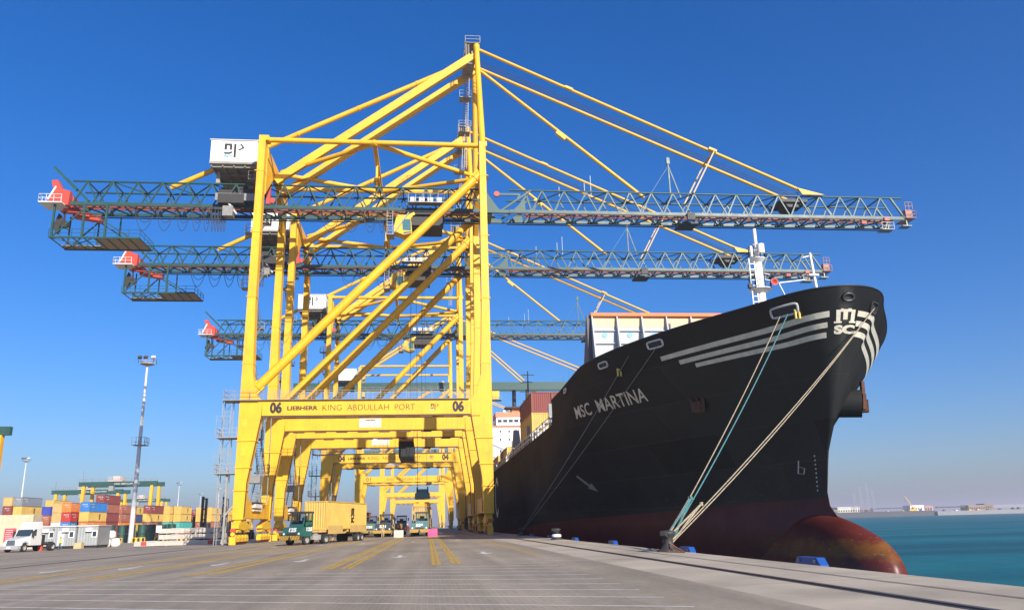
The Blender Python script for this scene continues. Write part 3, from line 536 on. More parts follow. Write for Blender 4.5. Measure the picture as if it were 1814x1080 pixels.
def place_crane(Y): return (-7.72, Y+8.95, 0)
Y06, Y05, Y04, Y01 = 99.68, 126.04, 176.95, 259.0
grp = 'yellow ship-to-shore cranes along the quay'
c06 = empty('quay_crane', place_crane(Y06), 0, 'nearest yellow lattice-boom quay crane, numbered 06 on its portal beam', 'crane', grp)
frame_parts(c06); upper_frame(c06); girder(c06); boom(c06); machine_house(c06); stairs(c06)
c05 = copy_tree(c06); c05.location = place_crane(Y05); tag(c05, 'second yellow lattice-boom quay crane, close behind the one numbered 06, lifting a dark container')
c04 = copy_tree(c06); c04.location = place_crane(Y04); tag(c04, 'third yellow lattice-boom quay crane, numbered 04 on its portal beam')
beam_texts(c06, '06'); beam_texts(c05, None); beam_texts(c04, '04')
trolley(c06, -.4); trolley(c05, -2.2, 16.5); trolley(c04, -1.4)
def box_boom_crane(Y, label, num=None, raised=False):
    c = empty('quay_crane', place_crane(Y), 0, label, 'crane', grp); frame_parts(c, True)
    for fy in (.75, FS-.75):
        mb = MB(); mb.tube((-22.3,fy,18.5),(7.4,fy,46),.55,12); mb.build('diagonal_brace', YEL, c, CO)
        mb = MB(); mb.tube((-23,fy,54),(7.8,fy,54),.36,10); mb.build('top_strut', YEL, c, CO)
        mb = MB(); ty = 6.5 if fy < 5 else 11.4; mb.tube((7.6,fy,53.8),(7.4,ty,74),.45,12); mb.build('mast', YEL, c, CO)
        mb = MB(); mb.tube((7.4,ty,73.5),(-22,ty,54),.4,10); mb.build('backstay', YEL, c, CO)
        if not raised: mb = MB(); mb.tube((7.6,ty,73.5),(33.5,ty,49.9),.24,8); mb.tube((7.6,ty,73.5),(64,ty,49.9),.24,8); mb.build('forestay', YEL, c, CO)
    mb = MB(); mb.box(-46, 8, 7.6, 10.3, 46.8, 49.6); G_ = mb.build('box_girder', GRN, c, CO)
    mb = MB(); mb.box(-46,8,6.9,7.5,46.2,46.5); mb.rail([(-46,6.9,46.9),(8,6.9,46.9)], 1.1, 2.4, .04); mb.build('walkway', GREYP, G_, CO)
    if raised: mb = MB(); mb.bar((8.2,8.95,48.2),(20,8.95,104),2.6,2.8)
    else: mb = MB(); mb.box(8.2,70,7.6,10.3,46.8,49.6)
    B_ = mb.build('box_boom', GRN, c, CO)
    if not raised:
        mb = MB(); mb.box(8.3,70,6.9,7.5,46.2,46.5); mb.bar((33.4,7.6,49.6),(33.4,7.6,52.6),.3); mb.bar((50,9,49.6),(50,9,53.4),.12); mb.bar((48,9,49.6),(48,9,52),.12); mb.build('boom_fitting', GRND, B_, CO)
        mb = MB(); mb.prism([(22.0,46.2),(24.6,46.2),(24.6,44.2),(24.2,43.4),(22.2,43.4)], 6.4, 9.4, 'y'); C_ = mb.build('operator_cab', YEL2, c, CO)
        mb = MB(); mb.box(21.4,25.4,5.8,9.8,43.1,43.25); mb.rail([(21.4,5.8,43.25),(25.4,5.8,43.25)], 1.2); mb.build('cab_platform', GREYP, C_, CO)
    mb = MB(); mb.box(-31,-24.6,4.6,14.6,50,54); mb.build('machine_house', WHT, c, CO)
    if num:
        lettering(num, (CO[0]-19.2, -.02+CO[1], 15.75), (1,0,0), (0,0,1), 1.28, BLK, c, .0, 1.5); lettering(num, (CO[0]+3.85, -.02+CO[1], 15.75), (1,0,0), (0,0,1), 1.28, BLK, c, .0, 1.5)
        lettering('KING  ABDULLAH  PORT', (CO[0]-7.6, -.02+CO[1], 15.95), (1,0,0), (0,0,1), .80, BLK, c, -.01, 11.7)
    return c
box_boom_crane(Y01, 'fourth yellow quay crane, numbered 01, with a solid green box boom', '01')
box_boom_crane(392, 'fifth quay crane, seen small through the portals beyond the one numbered 01')
box_boom_crane(505, 'farthest quay crane, smallest of the yellow portals down the quay')

# ================================================================== CONTAINERS
def corr(mb, p0, p1, z0, z1, nrm, ribs, depth=.04):
    """corrugated wall from p0 to p1 (plan), outward normal nrm"""
    p0 = Vector((*p0,0)); p1 = Vector((*p1,0)); n = Vector((*nrm,0)); pts = []
    for k in range(ribs):
        for t, d in ((0,0),(.3,0),(.5,-depth),(.8,-depth)): pts.append(p0.lerp(p1, (k+t)/ribs)+n*d)
    pts.append(p1)
    vs = []
    for p in pts: vs += [(p.x,p.y,z0),(p.x,p.y,z1)]
    mb.add(vs, [(2*i,2*i+2,2*i+3,2*i+1) for i in range(len(pts)-1)])
_cm = {}
def container_mesh(Lg, H=2.59, ribs=None, W=2.44):
    """origin at the bottom centre of the front end; long axis +y"""
    k = (Lg, H)
    if k in _cm: return _cm[k]
    m = MB(); hw = W/2; ribs = ribs or int(Lg*3.2)
    corr(m, (hw-.05,.16), (hw-.05,Lg-.16), .16, H-.12, (1,0), ribs); corr(m, (-hw+.05,Lg-.16), (-hw+.05,.16), .16, H-.12, (-1,0), ribs)
    corr(m, (-hw+.14,.05), (hw-.14,.05), .16, H-.12, (0,-1), 8); corr(m, (hw-.14,Lg-.05), (-hw+.14,Lg-.05), .16, H-.12, (0,1), 8)
    m.add([(-hw,0,H-.02),(hw,0,H-.02),(hw,Lg,H-.02),(-hw,Lg,H-.02)], [(0,1,2,3)]); m.add([(-hw,0,.04),(hw,0,.04),(hw,Lg,.04),(-hw,Lg,.04)], [(3,2,1,0)])
    for y in (0, Lg-.16):
        for x in (-hw, hw-.16): m.box(x,x+.16,y,y+.16,0,H)
    for z0, z1 in ((.0,.17),(H-.13,H)):
        for x in (-hw+.01, hw-.09): m.box(x,x+.08,.16,Lg-.16,z0+.01,z1-.01)
        for y in (.01, Lg-.09): m.box(-hw+.16,hw-.16,y,y+.08,z0+.01,z1-.01)
    _cm[k] = m.mesh('container', YEL); return _cm[k]
CC = {'tan': (.50,.35,.13), 'yellow': (.62,.40,.09), 'maroon': (.22,.045,.035), 'brown': (.33,.11,.06), 'orange': (.66,.19,.03), 'red': (.42,.035,.03), 'blue': (.03,.18,.48),
      'royal blue': (.035,.06,.35), 'navy': (.04,.06,.16), 'grey': (.20,.22,.25), 'white': (.55,.55,.52), 'teal': (.05,.34,.30), 'beige': (.58,.48,.32), 'pale grey': (.42,.44,.44), 'black': (.012,.016,.016)}
CM = {k: M('container_'+k.replace(' ', '_'), v, .55, var=.16, scale=.7, streak=.35, dirt=tuple(.5*x+.05 for x in v)) for k, v in CC.items()}
def container(loc, colour, label, Lg=12.19, H=2.59, rz=0, group=None, logo=None, name='shipping_container', cat='container'):
    o = obj(name, container_mesh(Lg, H)); o.location = loc; o.rotation_euler = (0,0,rz); o.material_slots[0].link = 'OBJECT'; o.material_slots[0].material = CM[colour]
    tag(o, label, cat, group)
    if logo == 'msc': msc_stack(o, 1.225, Lg*.62, H)
    elif logo == 'code':
        lettering('TEXU 46', (-.0,-.012,H*.70), (1,0,0), (0,0,1), .26, LOGOW, o, .02, 1.4, 'lettering'); lettering('2 2 0', (.3,-.012,H*.5), (1,0,0), (0,0,1), .22, LOGOW, o, .02, .8)
        lettering('HU 40', (1.19,Lg*.16,H*.72), (0,1,0), (0,0,1), .32, LOGOW, o, .03, 2.4); lettering('LINE', (1.19,Lg*.2,H*.45), (0,1,0), (0,0,1), .3, LOGOW, o, .03, 1.6)
    return o
LOGOW = M('white_print', (.7,.68,.64), .6, var=.1)
def msc_stack(o, x, yc, H):
    s = H/2.6
    mb = MB()
    for y0, y1, z0, z1 in ((-.40,-.24,1.30,1.95),(-.10,.06,1.36,1.95),(.22,.38,1.30,1.95),(-.30,.30,1.88,2.02),(-.48,-.2,1.26,1.36),(.18,.46,1.26,1.36)): mb.box(x,x+.015,yc+y0*s,yc+y1*s,z0*s,z1*s)
    mb.build('logo_m', BLK, o)
    lettering('SC', (x+.012,yc,.66*s), (0,1,0), (0,0,1), .5*s, BLK, o, .05, .85*s, 'logo_sc')

# ================================================================== CONTAINER SHIP
SX, SB = 24.3, 12.0             # centreline, half beam
def stem(z): return float(np.interp(z, [-4,.2,1.0,1.5,2.0,2.6,5.2,7.3,8.7,11.5,14.3], [45.9,44.0,44.6,45.3,45.8,46.0,45.3,44.1,43.2,41.6,40.3]))
def hbreadth(d, z):
    s = 1-(1-min(1, max(0, (z+3)/17.3))**1.5)**1.35; Lm = 46+(20.3-46)*s; n = 1.35+.22*s; e = 1.25+(.866-1.25)*s
    t = min(1, max(0, d/Lm)); b = SB*(1-(1-t)**n)**e
    r = 3.2*s**4; c = math.sqrt(max(0, 2*r*d-d*d)) if d < r else r      # rounded nose of the flared bow
    return (b**4+c**4)**.25
def hull_pt(q, z, out=0.):
    """point of the shell: q runs from the stem (0) aft, negative on the quay side; out = offset outwards"""
    def P(q, z):
        d = 40*abs(q)**1.8; return Vector((SX+(1 if q >= 0 else -1)*hbreadth(d, z), stem(z)+d, z))
    p = P(q, z)
    if out:
        a = P(q+.004, z)-P(q-.004, z); b = P(q, z+.05)-P(q, z-.05); nn = a.cross(b).normalized()
        if nn.dot(Vector((0,-1,0)))+nn.dot(Vector((1 if q > 0 else -1,0,0)))*.8 < 0: nn = -nn
        p = p+nn*out
    return p
def rim_z(d): return 14.29-.032*min(d, 30)
def hull_mat():
    m = bpy.data.materials.new('hull_paint'); m.use_nodes = True; n = m.node_tree.nodes; L = m.node_tree.links; b = n['Principled BSDF']
    tc = n.new('ShaderNodeTexCoord'); sp = n.new('ShaderNodeSeparateXYZ'); L.new(tc.outputs['Object'], sp.inputs[0])
    def noise(scale, sc=(1,1,1), det=6):
        mp = n.new('ShaderNodeMapping'); mp.inputs['Scale'].default_value = sc; L.new(tc.outputs['Object'], mp.inputs[0])
        t = n.new('ShaderNodeTexNoise'); t.inputs['Scale'].default_value = scale; t.inputs['Detail'].default_value = det; t.inputs['Roughness'].default_value = .65; L.new(mp.outputs[0], t.inputs['Vector']); return t.outputs[0]
    def rng(x, a, b_, c=0, d=1):
        r = n.new('ShaderNodeMapRange'); [r.inputs[i+1].default_value.__class__ for i in range(4)]
        for i, v in enumerate((a, b_, c, d)): r.inputs[i+1].default_value = v
        L.new(x, r.inputs[0]); return r.outputs[0]
    def mix(f, c1, c2):
        x = n.new('ShaderNodeMixRGB')
        for i, v in ((0, f), (1, c1), (2, c2)):
            if isinstance(v, tuple): x.inputs[i].default_value = (*v, 1)
            elif isinstance(v, float): x.inputs[i].default_value = v
            else: L.new(v, x.inputs[i])
        return x.outputs[0]
    def math_(op, a, b_):
        x = n.new('ShaderNodeMath'); x.operation = op
        for i, v in ((0, a), (1, b_)):
            if isinstance(v, (int, float)): x.inputs[i].default_value = v
            else: L.new(v, x.inputs[i])
        return x.outputs[0]
    zz = math_('ADD', sp.outputs['Z'], math_('MULTIPLY', sp.outputs['Y'], .030))       # boot-top line climbs towards the bow
    low = noise(.25); fine = noise(3, (1,1,.5)); run = noise(1.2, (1,1,.08))
    black = mix(rng(low, .3, .7), (.015,.0155,.016), (.024,.024,.024))
    black = mix(rng(run, .60, .80, 0, .35), black, (.045,.032,.022))
    scr = math_('MULTIPLY', rng(noise(1.6, (1,.12,2.2)), .58, .70), math_('MULTIPLY', rng(sp.outputs['Z'], 1.5, 2.5), rng(sp.outputs['Z'], 7.5, 4.0))); black = mix(math_('MULTIPLY', scr, .35), black, (.07,.066,.06))
    red = mix(rng(noise(.5), .3, .7), (.082,.014,.012), (.125,.026,.021)); red = mix(rng(run, .5, .75, 0, .5), red, (.07,.018,.014))
    zb_ = math_('ADD', sp.outputs['Z'], rng(noise(.8), .3, .7, -.35, .35))
    # weed line: an ochre tide mark around the bulb
    nearb = rng(sp.outputs['Y'], 53., 47.); oc = math_('MULTIPLY', math_('MULTIPLY', rng(zb_, -1.05, -.8), rng(zb_, .2, -.1)), nearb); red = mix(math_('MULTIPLY', math_('MULTIPLY', oc, rng(noise(.9), .36, .56, .3, 1)), .6), red, (.19,.088,.012))
    red = mix(math_('MULTIPLY', math_('MULTIPLY', rng(zb_, -.2, -1.2), rng(noise(1.1, (1,.5,2)), .5, .6)), .55), red, (.05,.035,.022))
    mark = math_('MULTIPLY', rng(noise(5, (1,1,2.5)), .66, .70), math_('MULTIPLY', rng(zz, 3.4, 3.9), rng(zz, 6.2, 4.6)))
    black = mix(math_('MULTIPLY', mark, .6), black, (.28,.34,.38))
    pt = n.new('ShaderNodeTexBrick'); pt.inputs['Scale'].default_value = 1; pt.inputs['Brick Width'].default_value = 7; pt.inputs['Row Height'].default_value = 2.4; pt.inputs['Mortar Size'].default_value = .025; pt.inputs['Color1'].default_value = (.75,.75,.75,1); pt.inputs['Color2'].default_value = (1.3,1.27,1.2,1); pt.inputs['Mortar'].default_value = (1.9,1.7,1.4,1)
    cbb = n.new('ShaderNodeCombineXYZ'); L.new(sp.outputs['Y'], cbb.inputs[0]); L.new(sp.outputs['Z'], cbb.inputs[1]); L.new(cbb.outputs[0], pt.inputs['Vector'])
    vm = n.new('ShaderNodeVectorMath'); vm.operation = 'MULTIPLY'; L.new(black, vm.inputs[0]); L.new(pt.outputs['Color'], vm.inputs[1]); black = vm.outputs[0]
    c = mix(rng(math_('ADD', zz, rng(fine, .3, .7, -.03, .03)), 3.93, 3.97), red, black)
    sc_ = math_('MULTIPLY', rng(noise(5, (1,.3,3)), .63, .66), math_('MULTIPLY', math_('MULTIPLY', rng(zb_, .9, .2), nearb), rng(zb_, -1.6, -1.0))); c = mix(math_('MULTIPLY', sc_, .45), c, (.42,.34,.27))
    L.new(c, b.inputs['Base Color']); b.inputs['Roughness'].default_value = .8; b.inputs['Specular IOR Level'].default_value = 0
    gl = n.new('ShaderNodeBsdfGlossy'); gl.inputs['Roughness'].default_value = .38; mxs = n.new('ShaderNodeMixShader'); mxs.inputs[0].default_value = .028; L.new(b.outputs[0], mxs.inputs[1]); L.new(gl.outputs[0], mxs.inputs[2]); L.new(mxs.outputs[0], n['Material Output'].inputs[0])
    pl = n.new('ShaderNodeTexBrick'); pl.inputs['Scale'].default_value = 1; pl.inputs['Brick Width'].default_value = 8; pl.inputs['Row Height'].default_value = 2.4; pl.inputs['Mortar Size'].default_value = .03
    cb = n.new('ShaderNodeCombineXYZ'); L.new(sp.outputs['Y'], cb.inputs[0]); L.new(sp.outputs['Z'], cb.inputs[1]); L.new(cb.outputs[0], pl.inputs['Vector'])
    hb = math_('ADD', math_('MULTIPLY', pl.outputs['Fac'], .4), math_('MULTIPLY', noise(.45, (1,1,1), 2), 2.2))
    bp = n.new('ShaderNodeBump'); bp.inputs['Strength'].default_value = .22; bp.inputs['Distance'].default_value = .05; L.new(hb, bp.inputs['Height']); L.new(bp.outputs[0], b.inputs['Normal']); L.new(bp.outputs[0], gl.inputs['Normal'])
    return m
HULL = hull_mat()
ship = empty('container_ship', (0,0,0), 0, 'large black-hulled container ship with red underside moored along the quay', 'ship')
qs = [-(i/64) for i in range(64, 0, -1)]+[0]+[i/64 for i in range(1, 65)]
Y_END, Y_BRK = 300.0, 76.0
def shell(zs, yend=None):
    vs = []; nq = len(qs)
    for z in zs:
        for q in qs:
            p = hull_pt(q, z) if not callable(z) else None
            vs.append(p)
    return vs
h = MB(); zs = [-3.6+14.5*(i/18) for i in range(19)]; rows = []
for z in zs:
    row = [Vector((SX-SB*(.96 if y == Y_END else 1), y, z)) for y in (Y_END, 290, 270, 200, 140, 100)]+[hull_pt(q, z) for q in qs]+[Vector((SX+SB*(.96 if y == Y_END else 1), y, z)) for y in (100,140,200,270,290,Y_END)]
    rows.append(row)
nr = len(rows[0])
h.add([p for r_ in rows for p in r_], [(i*nr+k, i*nr+k+1, (i+1)*nr+k+1, (i+1)*nr+k) for i in range(len(rows)-1) for k in range(nr-1)], True)
rows2 = []; q_ok = [q for q in qs if 40*abs(q)**1.8+stem(13.3) <= Y_BRK]
for i in range(7):
    t = i/6; row = []
    for q in q_ok:
        d = 40*abs(q)**1.8; z = 10.9+(rim_z(d)-10.9)*t; row.append(hull_pt(q, z))
    for sgn, at in ((-1, 0), (1, None)):
        z = 10.9+(rim_z(35)-10.9)*t; p = Vector((SX+sgn*SB, Y_BRK, z)); row = [p]+row if at == 0 else row+[p]
    rows2.append(row)
n2 = len(rows2[0]); h.add([p for r_ in rows2 for p in r_], [(i*n2+k, i*n2+k+1, (i+1)*n2+k+1, (i+1)*n2+k) for i in range(6) for k in range(n2-1)], True)
inner = []                                   # bulwark thickness and inner face
for p in rows2[-1]:
    dx, dy = p.x-SX, p.y-62; l_ = math.hypot(dx, dy) or 1; inner.append(Vector((p.x-dx/l_*.22, p.y-dy/l_*.22, p.z)))
def inset(p, o_): dx, dy = p.x-SX, p.y-62; l_ = math.hypot(dx, dy) or 1; return Vector((p.x-dx/l_*o_, p.y-dy/l_*o_, p.z-1.25))
low_in = [inset(p, 1.6) for p in rows2[-1]]
m0 = [*rows2[-1], *inner, *low_in]
h.add(m0, [(k, k+1, n2+k+1, n2+k) for k in range(n2-1)]+[(n2+k, n2+k+1, 2*n2+k+1, 2*n2+k) for k in range(n2-1)])
hull = h.build('hull', HULL, ship)
mb = MB(); dk = low_in; c0 = Vector((SX, 62, 12.3))
mb.add([c0]+dk, [(0, k+2, k+1) for k in range(len(dk)-1)]); mb.add([(SX-SB,Y_BRK,13.0),(SX+SB,Y_BRK,13.0),(SX+SB,Y_BRK,10.4),(SX-SB,Y_BRK,10.4)], [(0,1,2,3)])
mb.box(SX-SB+.05, SX+SB-.05, Y_BRK+.02, Y_END-.5, 10.5, 10.85); mb.build('deck', M('deck_paint', (.12,.10,.09), .8), ship)
# bulbous bow
bl = MB(); rings = []; N = 28
for i in range(15):
    t = i/14; y = 39.6+(66-39.6)*t; d = y-39.6
    rv = 3.0*math.sqrt(max(0, 1-max(0, 1-d/4.6)**2)); rh = 2.35*math.sqrt(max(0, 1-max(0, 1-d/4.2)**2))
    zc = -1.75+.0*d; top = float(np.interp(d, [0,.2,.75,1.75,3.3,4.9,6.2,27], [-1.75,-1.2,-.45,.2,.78,1.22,1.5,2.0])); rv = max(.02, top-zc)
    rh = max(.02, rh)*(1 if d < 12 else 1+.02*(d-12))
    rings.append([Vector((SX+rh*math.cos(2*math.pi*k/N), y, zc+(rv if math.sin(2*math.pi*k/N) > 0 else 2.4*min(1, rv/1.5))*math.sin(2*math.pi*k/N))) for k in range(N)])
yy = [39.6+v for v in (0,.04,.12,.25,.45,.75,1.2,1.75,2.5,3.3,4.1,4.9,6.2,9,14,27)]; rings = []
for y in yy:
    d = y-39.6; zc = -1.9; top = float(np.interp(d, [0,.04,.12,.25,.45,.75,1.2,1.75,2.5,3.3,4.1,4.9,6.2,9,27], [-1.9,-1.55,-1.25,-.98,-.72,-.45,-.12,.2,.5,.78,1.02,1.22,1.5,1.8,2.2]))
    rv = max(.01, top-zc); rh = 1.7*math.sqrt(max(0, 1-max(0, 1-d/4.4)**2))*(1 if d < 9 else 1+.04*(d-9)); rh = max(.01, rh)
    rings.append([Vector((SX+rh*math.cos(2*math.pi*k/N), y, zc+rv*math.sin(2*math.pi*k/N)*(1 if math.sin(2*math.pi*k/N) > 0 else .9))) for k in range(N)])
bl.add([p for r_ in rings for p in r_], [(i*N+k, i*N+(k+1)%N, (i+1)*N+(k+1)%N, (i+1)*N+k) for i in range(len(rings)-1) for k in range(N)], True)
bl.build('bulbous_bow', HULL, ship)
mb = MB(); edge = [p+Vector((0,0,.03)) for p in rows2[-1]]; mb.path(edge, .05, 6); mb.build('gunwale', M('gunwale_black', (.02,.02,.02), .5), ship)
# --- painted marks that lie on the shell
GREYL = M('hull_lettering', (.66,.60,.48), .6, var=.18, scale=2, streak=.3, dirt=(.35,.22,.08))
def strip(qa, qb, za0, za1, zb0, zb1, name, mat, n=24):
    mb = MB(); vs = []
    for i in range(n+1):
        t = i/n; q = qa+(qb-qa)*t; vs += [hull_pt(q, za0+(zb0-za0)*t, .025), hull_pt(q, za1+(zb1-za1)*t, .025)]
    mb.add(vs, [(2*i,2*i+2,2*i+3,2*i+1) for i in range(n)], True); return mb.build(name, mat, hull)
for (qa, ta, ba), (qb, tb, bb) in (((-.48,12.58,12.30),(-.055,13.02,12.69)), ((-.447,12.1,11.83),(-.062,12.42,12.13)), ((-.418,11.7,11.46),(-.067,11.88,11.58))): strip(qa, qb, ba, ta, bb, tb, 'bow_stripe', GREYL)
for (qa, ta, ba), (qb, tb, bb) in (((.032,13.0,12.70),(.60,12.9,12.56)), ((.031,12.46,12.16),(.58,12.3,11.98)), ((.030,11.9,11.6),(.56,11.7,11.4))): strip(qa, qb, ba, ta, bb, tb, 'bow_stripe', GREYL)
def shell_text(s, qa, qb, z0, z1, bold, name='ship_name', flip=False):
    vs, fs = text_mesh(s, bold); x0 = min(v[0] for v in vs); x1 = max(v[0] for v in vs); y0 = min(v[1] for v in vs); y1 = max(v[1] for v in vs)
    import bmesh
    bm = bmesh.new(); bv = [bm.verts.new((v[0], v[1], 0)) for v in vs]
    for f in fs:
        try: bm.faces.new([bv[i] for i in f])
        except ValueError: pass
    for cut in range(1, 40):
        bmesh.ops.bisect_plane(bm, geom=bm.verts[:]+bm.edges[:]+bm.faces[:], plane_co=(x0+(x1-x0)*cut/40,0,0), plane_no=(1,0,0))
    for v in bm.verts:
        t = (v.co.x-x0)/(x1-x0); v.co = hull_pt(qa+(qb-qa)*t, z0+(z1-z0)*(v.co.y-y0)/(y1-y0), .03)
    me = bpy.data.meshes.new(name); bm.to_mesh(me); bm.free(); me.materials.append(GREYL); return obj(name, me, hull)
shell_text('MSC  MARTINA', -.738, -.540, 10.05, 11.0, .012)
shell_text('SC', -.041, .028, 11.72, 12.22, .06, 'emblem_sc')
mb = MB()                                   # arched m of the emblem
def empatch(a0, a1, z0, z1, n=4):
    for i in range(n):
        qa, qb = -.038+.063*(a0+(a1-a0)*i/n), -.038+.063*(a0+(a1-a0)*(i+1)/n)
        mb.add([hull_pt(qa,z0,.03), hull_pt(qb,z0,.03), hull_pt(qb,z1,.03), hull_pt(qa,z1,.03)], [(0,1,2,3)])
for a0, a1, z0, z1 in ((.06,.27,12.42,13.04),(.40,.60,12.5,12.96),(.74,.95,12.42,13.04),(.27,.40,12.92,13.1),(.60,.74,12.92,13.1),(.40,.60,12.96,13.06),(-.05,.34,12.32,12.42),(.67,1.05,12.32,12.42)): empatch(a0, a1, z0, z1)
mb.build('emblem_m', GREYL, hull)
for k in range(9):
    z = 2.95+.26*k; mb = MB(); q = -.115-.0015*k; mb.add([hull_pt(q-.004,z,.02), hull_pt(q+.004,z,.02), hull_pt(q+.004,z+.1,.02), hull_pt(q-.004,z+.1,.02)], [(0,1,2,3)]); mb.build('draught_mark', GREYL, hull)
mb = MB()
for a in ((-.198,4.9,-.203,4.1),(-.203,4.1,-.18,4.05),(-.18,4.05,-.176,4.4),(-.176,4.4,-.198,4.5)):
    p, q = hull_pt(a[0],a[1],.02), hull_pt(a[2],a[3],.02); mb.bar(p, q, .09, .02)
mb.build('bulb_symbol', GREYL, hull)
mb = MB()                                   # tug pushing arrow
def qy(y, z): return -((y-stem(z))/40)**(1/1.8)
pa = [(72.2,5.55),(71.8,5.65),(70.55,4.7),(70.2,4.85),(69.9,4.05),(71.3,4.45),(70.95,4.55)]
mb.add([hull_pt(qy(y,z),z,.03) for y,z in pa], [tuple(range(len(pa)))]); mb.build('push_arrow', M('arrow_grey', (.20,.20,.19), .6), hull)
# --- fairleads, anchors, masts and the breakwater
def fairlead(q, z, wq, hz, r=.07, n=20, name='fairlead', mat=None, e=.35):
    mb = MB(); pts = []
    for k in range(n+1):
        t = 2*math.pi*k/n; ca, sa = math.cos(t), math.sin(t); pts.append(hull_pt(q+wq*math.copysign(abs(ca)**e, ca), z+hz*math.copysign(abs(sa)**e, sa), .06))
    mb.path(pts, r, 6); f_ = mb.build(name, mat or M('fairlead_steel', (.62,.62,.60), .35, metal=.2), ship)
    mb = MB(); mb.add([hull_pt(q+wq*.92*math.copysign(abs(math.cos(t))**e, math.cos(t)), z+hz*.9*math.copysign(abs(math.sin(t))**e, math.sin(t)), .035) for t in [2*math.pi*k/n for k in range(n)]], [tuple(range(n))]); mb.build('opening', DARK, f_)
fairlead(-.189, 13.46, .040, .27, .075); fairlead(-.48, 13.42, .016, .22); fairlead(-.609, 13.12, .012, .19); fairlead(-.80, 12.9, .009, .17)
fairlead(-.004, 13.7, .013, .20, .09, e=1, mat=M('fairlead_black', (.03,.03,.03), .4)); fairlead(.113, 13.33, .024, .28, .07, mat=M('fairlead_black', (.03,.03,.03), .4))
def anchor(q, z, out, s, bolster=False):
    p = hull_pt(q, z); ndir = (hull_pt(q, z, .5)-p).normalized(); hn = Vector((ndir.x, ndir.y, 0)).normalized()
    t = Vector((-hn.y, hn.x, 0)); e = empty('anchor', (0,0,0)); e.parent = ship; col.objects
    mb = MB(); c = p+hn*out
    if bolster: mb.tube(p-hn*1.8+Vector((0,0,.3)), p+hn*(out-.1), 1.05, 20, .95); mb.build('hawse_bolster', HULL, e); mb = MB()
    mb.bar(c+Vector((0,0,-.2)), c+hn*.1+Vector((0,0,1.9*s)), .28*s, .34*s); mb.hexa([c-t*.5*s-hn*.3*s-Vector((0,0,.75*s)), c+t*.5*s-hn*.3*s-Vector((0,0,.75*s)), c+t*.5*s+hn*.35*s-Vector((0,0,.75*s)), c-t*.5*s+hn*.35*s-Vector((0,0,.75*s))],
        [c-t*.62*s-hn*.35*s+Vector((0,0,.25*s)), c+t*.62*s-hn*.35*s+Vector((0,0,.25*s)), c+t*.62*s+hn*.4*s+Vector((0,0,.25*s)), c-t*.62*s+hn*.4*s+Vector((0,0,.25*s))])
    for sg in (-1, 1):
        mb.bar(c+t*sg*.55*s-Vector((0,0,.55*s)), c+t*sg*.75*s+hn*.1+Vector((0,0,.75*s)), .3*s, .2*s)
    mb.bar(c-t*.75*s+Vector((0,0,.28*s)), c+t*.75*s+Vector((0,0,.28*s)), .5*s, .12*s); mb.build('anchor_body', M('anchor_rust', (.11,.045,.025), .85, var=.4, scale=3, bump=.6), e); return e
anchor(-.437, 9.15, .2, .72); anchor(.40, 8.9, 1.25, .8, True)
fm = MB(); fm.tube((SX,52,12.2),(SX,52,20.2),.36,16,.29); fm.tube((SX,52,20.2),(SX,52,22.4),.14,8)
fm.lathe([(.3,19.7),(.62,19.98),(.62,20.02),(.3,20.02)], (SX,52,0), 12); fm.lathe([(.32,17.35),(.82,17.62),(.82,17.66),(.3,17.66)], (SX,52,0), 12)
F_ = fm.build('foremast', M('mast_white', (.82,.80,.76), .45, var=.06, streak=.15, dirt=(.5,.35,.2)), ship)
mb = MB()
for z, rr in ((20.0,.6),(17.65,.8)): pts = [(SX+rr*math.cos(t), 52+rr*math.sin(t), z) for t in [2*math.pi*k/8 for k in range(9)]]; mb.rail(pts, 1.0, 1.2, .022)
mb.ladder((SX-.55,51.8,12.5),(SX-.55,51.8,20),(.4,0,0),.4,.035); mb.box(SX-.62,SX-.4,51.6,51.8,20.1,20.9); mb.tube((SX+.1,51.5,20.3),(SX+.1,51.5,21),.3,8); mb.build('mast_fitting', WHT, F_)
mb = MB(); mb.lathe([(0,-.3),(.10,-.3),(.12,-.1),(.27,.2),(.22,.2),(0,.05)], (SX+.72,51.3,18.0), 14, 'y'); mb.v = [(x, 2*51.3-y, z) for x,y,z in mb.v]; mb.build('fog_horn', RED, F_)
mb = MB(); mb.box(SX-1.15,SX-.85,51.3,51.6,17.6,17.9); mb.build('searchlight', DARK, F_)
jm = MB(); jm.tube((23.2,41.9,12.6),(23.0,42.0,16.9),.11,8,.07); jm.bar((22.5,42,15.2),(21.0,42.4,15.1),.06); jm.bar((21.0,42.4,15.1),(21.6,42.6,13.9),.05); jm.box(22.7,23.3,41.8,42.2,15.4,15.5); jm.bar((22.9,42,16.7),(22.5,42,16.6),.05); jm.build('jackstaff', M('mast_white', (1,1,1)), ship)
bw = empty('breakwater', (0,0,0)); bw.parent = ship
BWG = M('breakwater_grey', (.42,.45,.47), .55, var=.08, streak=.15, dirt=(.4,.3,.2)); BWO = M('breakwater_orange', (.85,.20,.05), .6, var=.15, scale=2)
BWC = M('breakwater_cream', (.72,.50,.30), .6, var=.12, scale=2, streak=.3, dirt=(.7,.3,.12))
BY = 61.0
mb = MB(); mb.box(13.5,35.1,BY,BY+.12,11.8,17.1); mb.build('plate', BWG, bw)
mb = MB(); mb.box(13.5,35.1,BY-.02,BY+.14,17.1,18.0); mb.build('top_plate', BWC, bw)
mb = MB(); mb.box(13.4,35.2,BY-.3,BY+.2,17.98,18.24); mb.build('top_rail', BWO, bw)
for k in range(11):
    x = 13.5+2.12*k; mb = MB(); mb.prism([(BY-.25,18.0),(BY,18.0),(BY,11.8),(BY-1.6,11.8)], x-.05, x+.05, 'x'); mb.build('stiffener', BWG, bw)
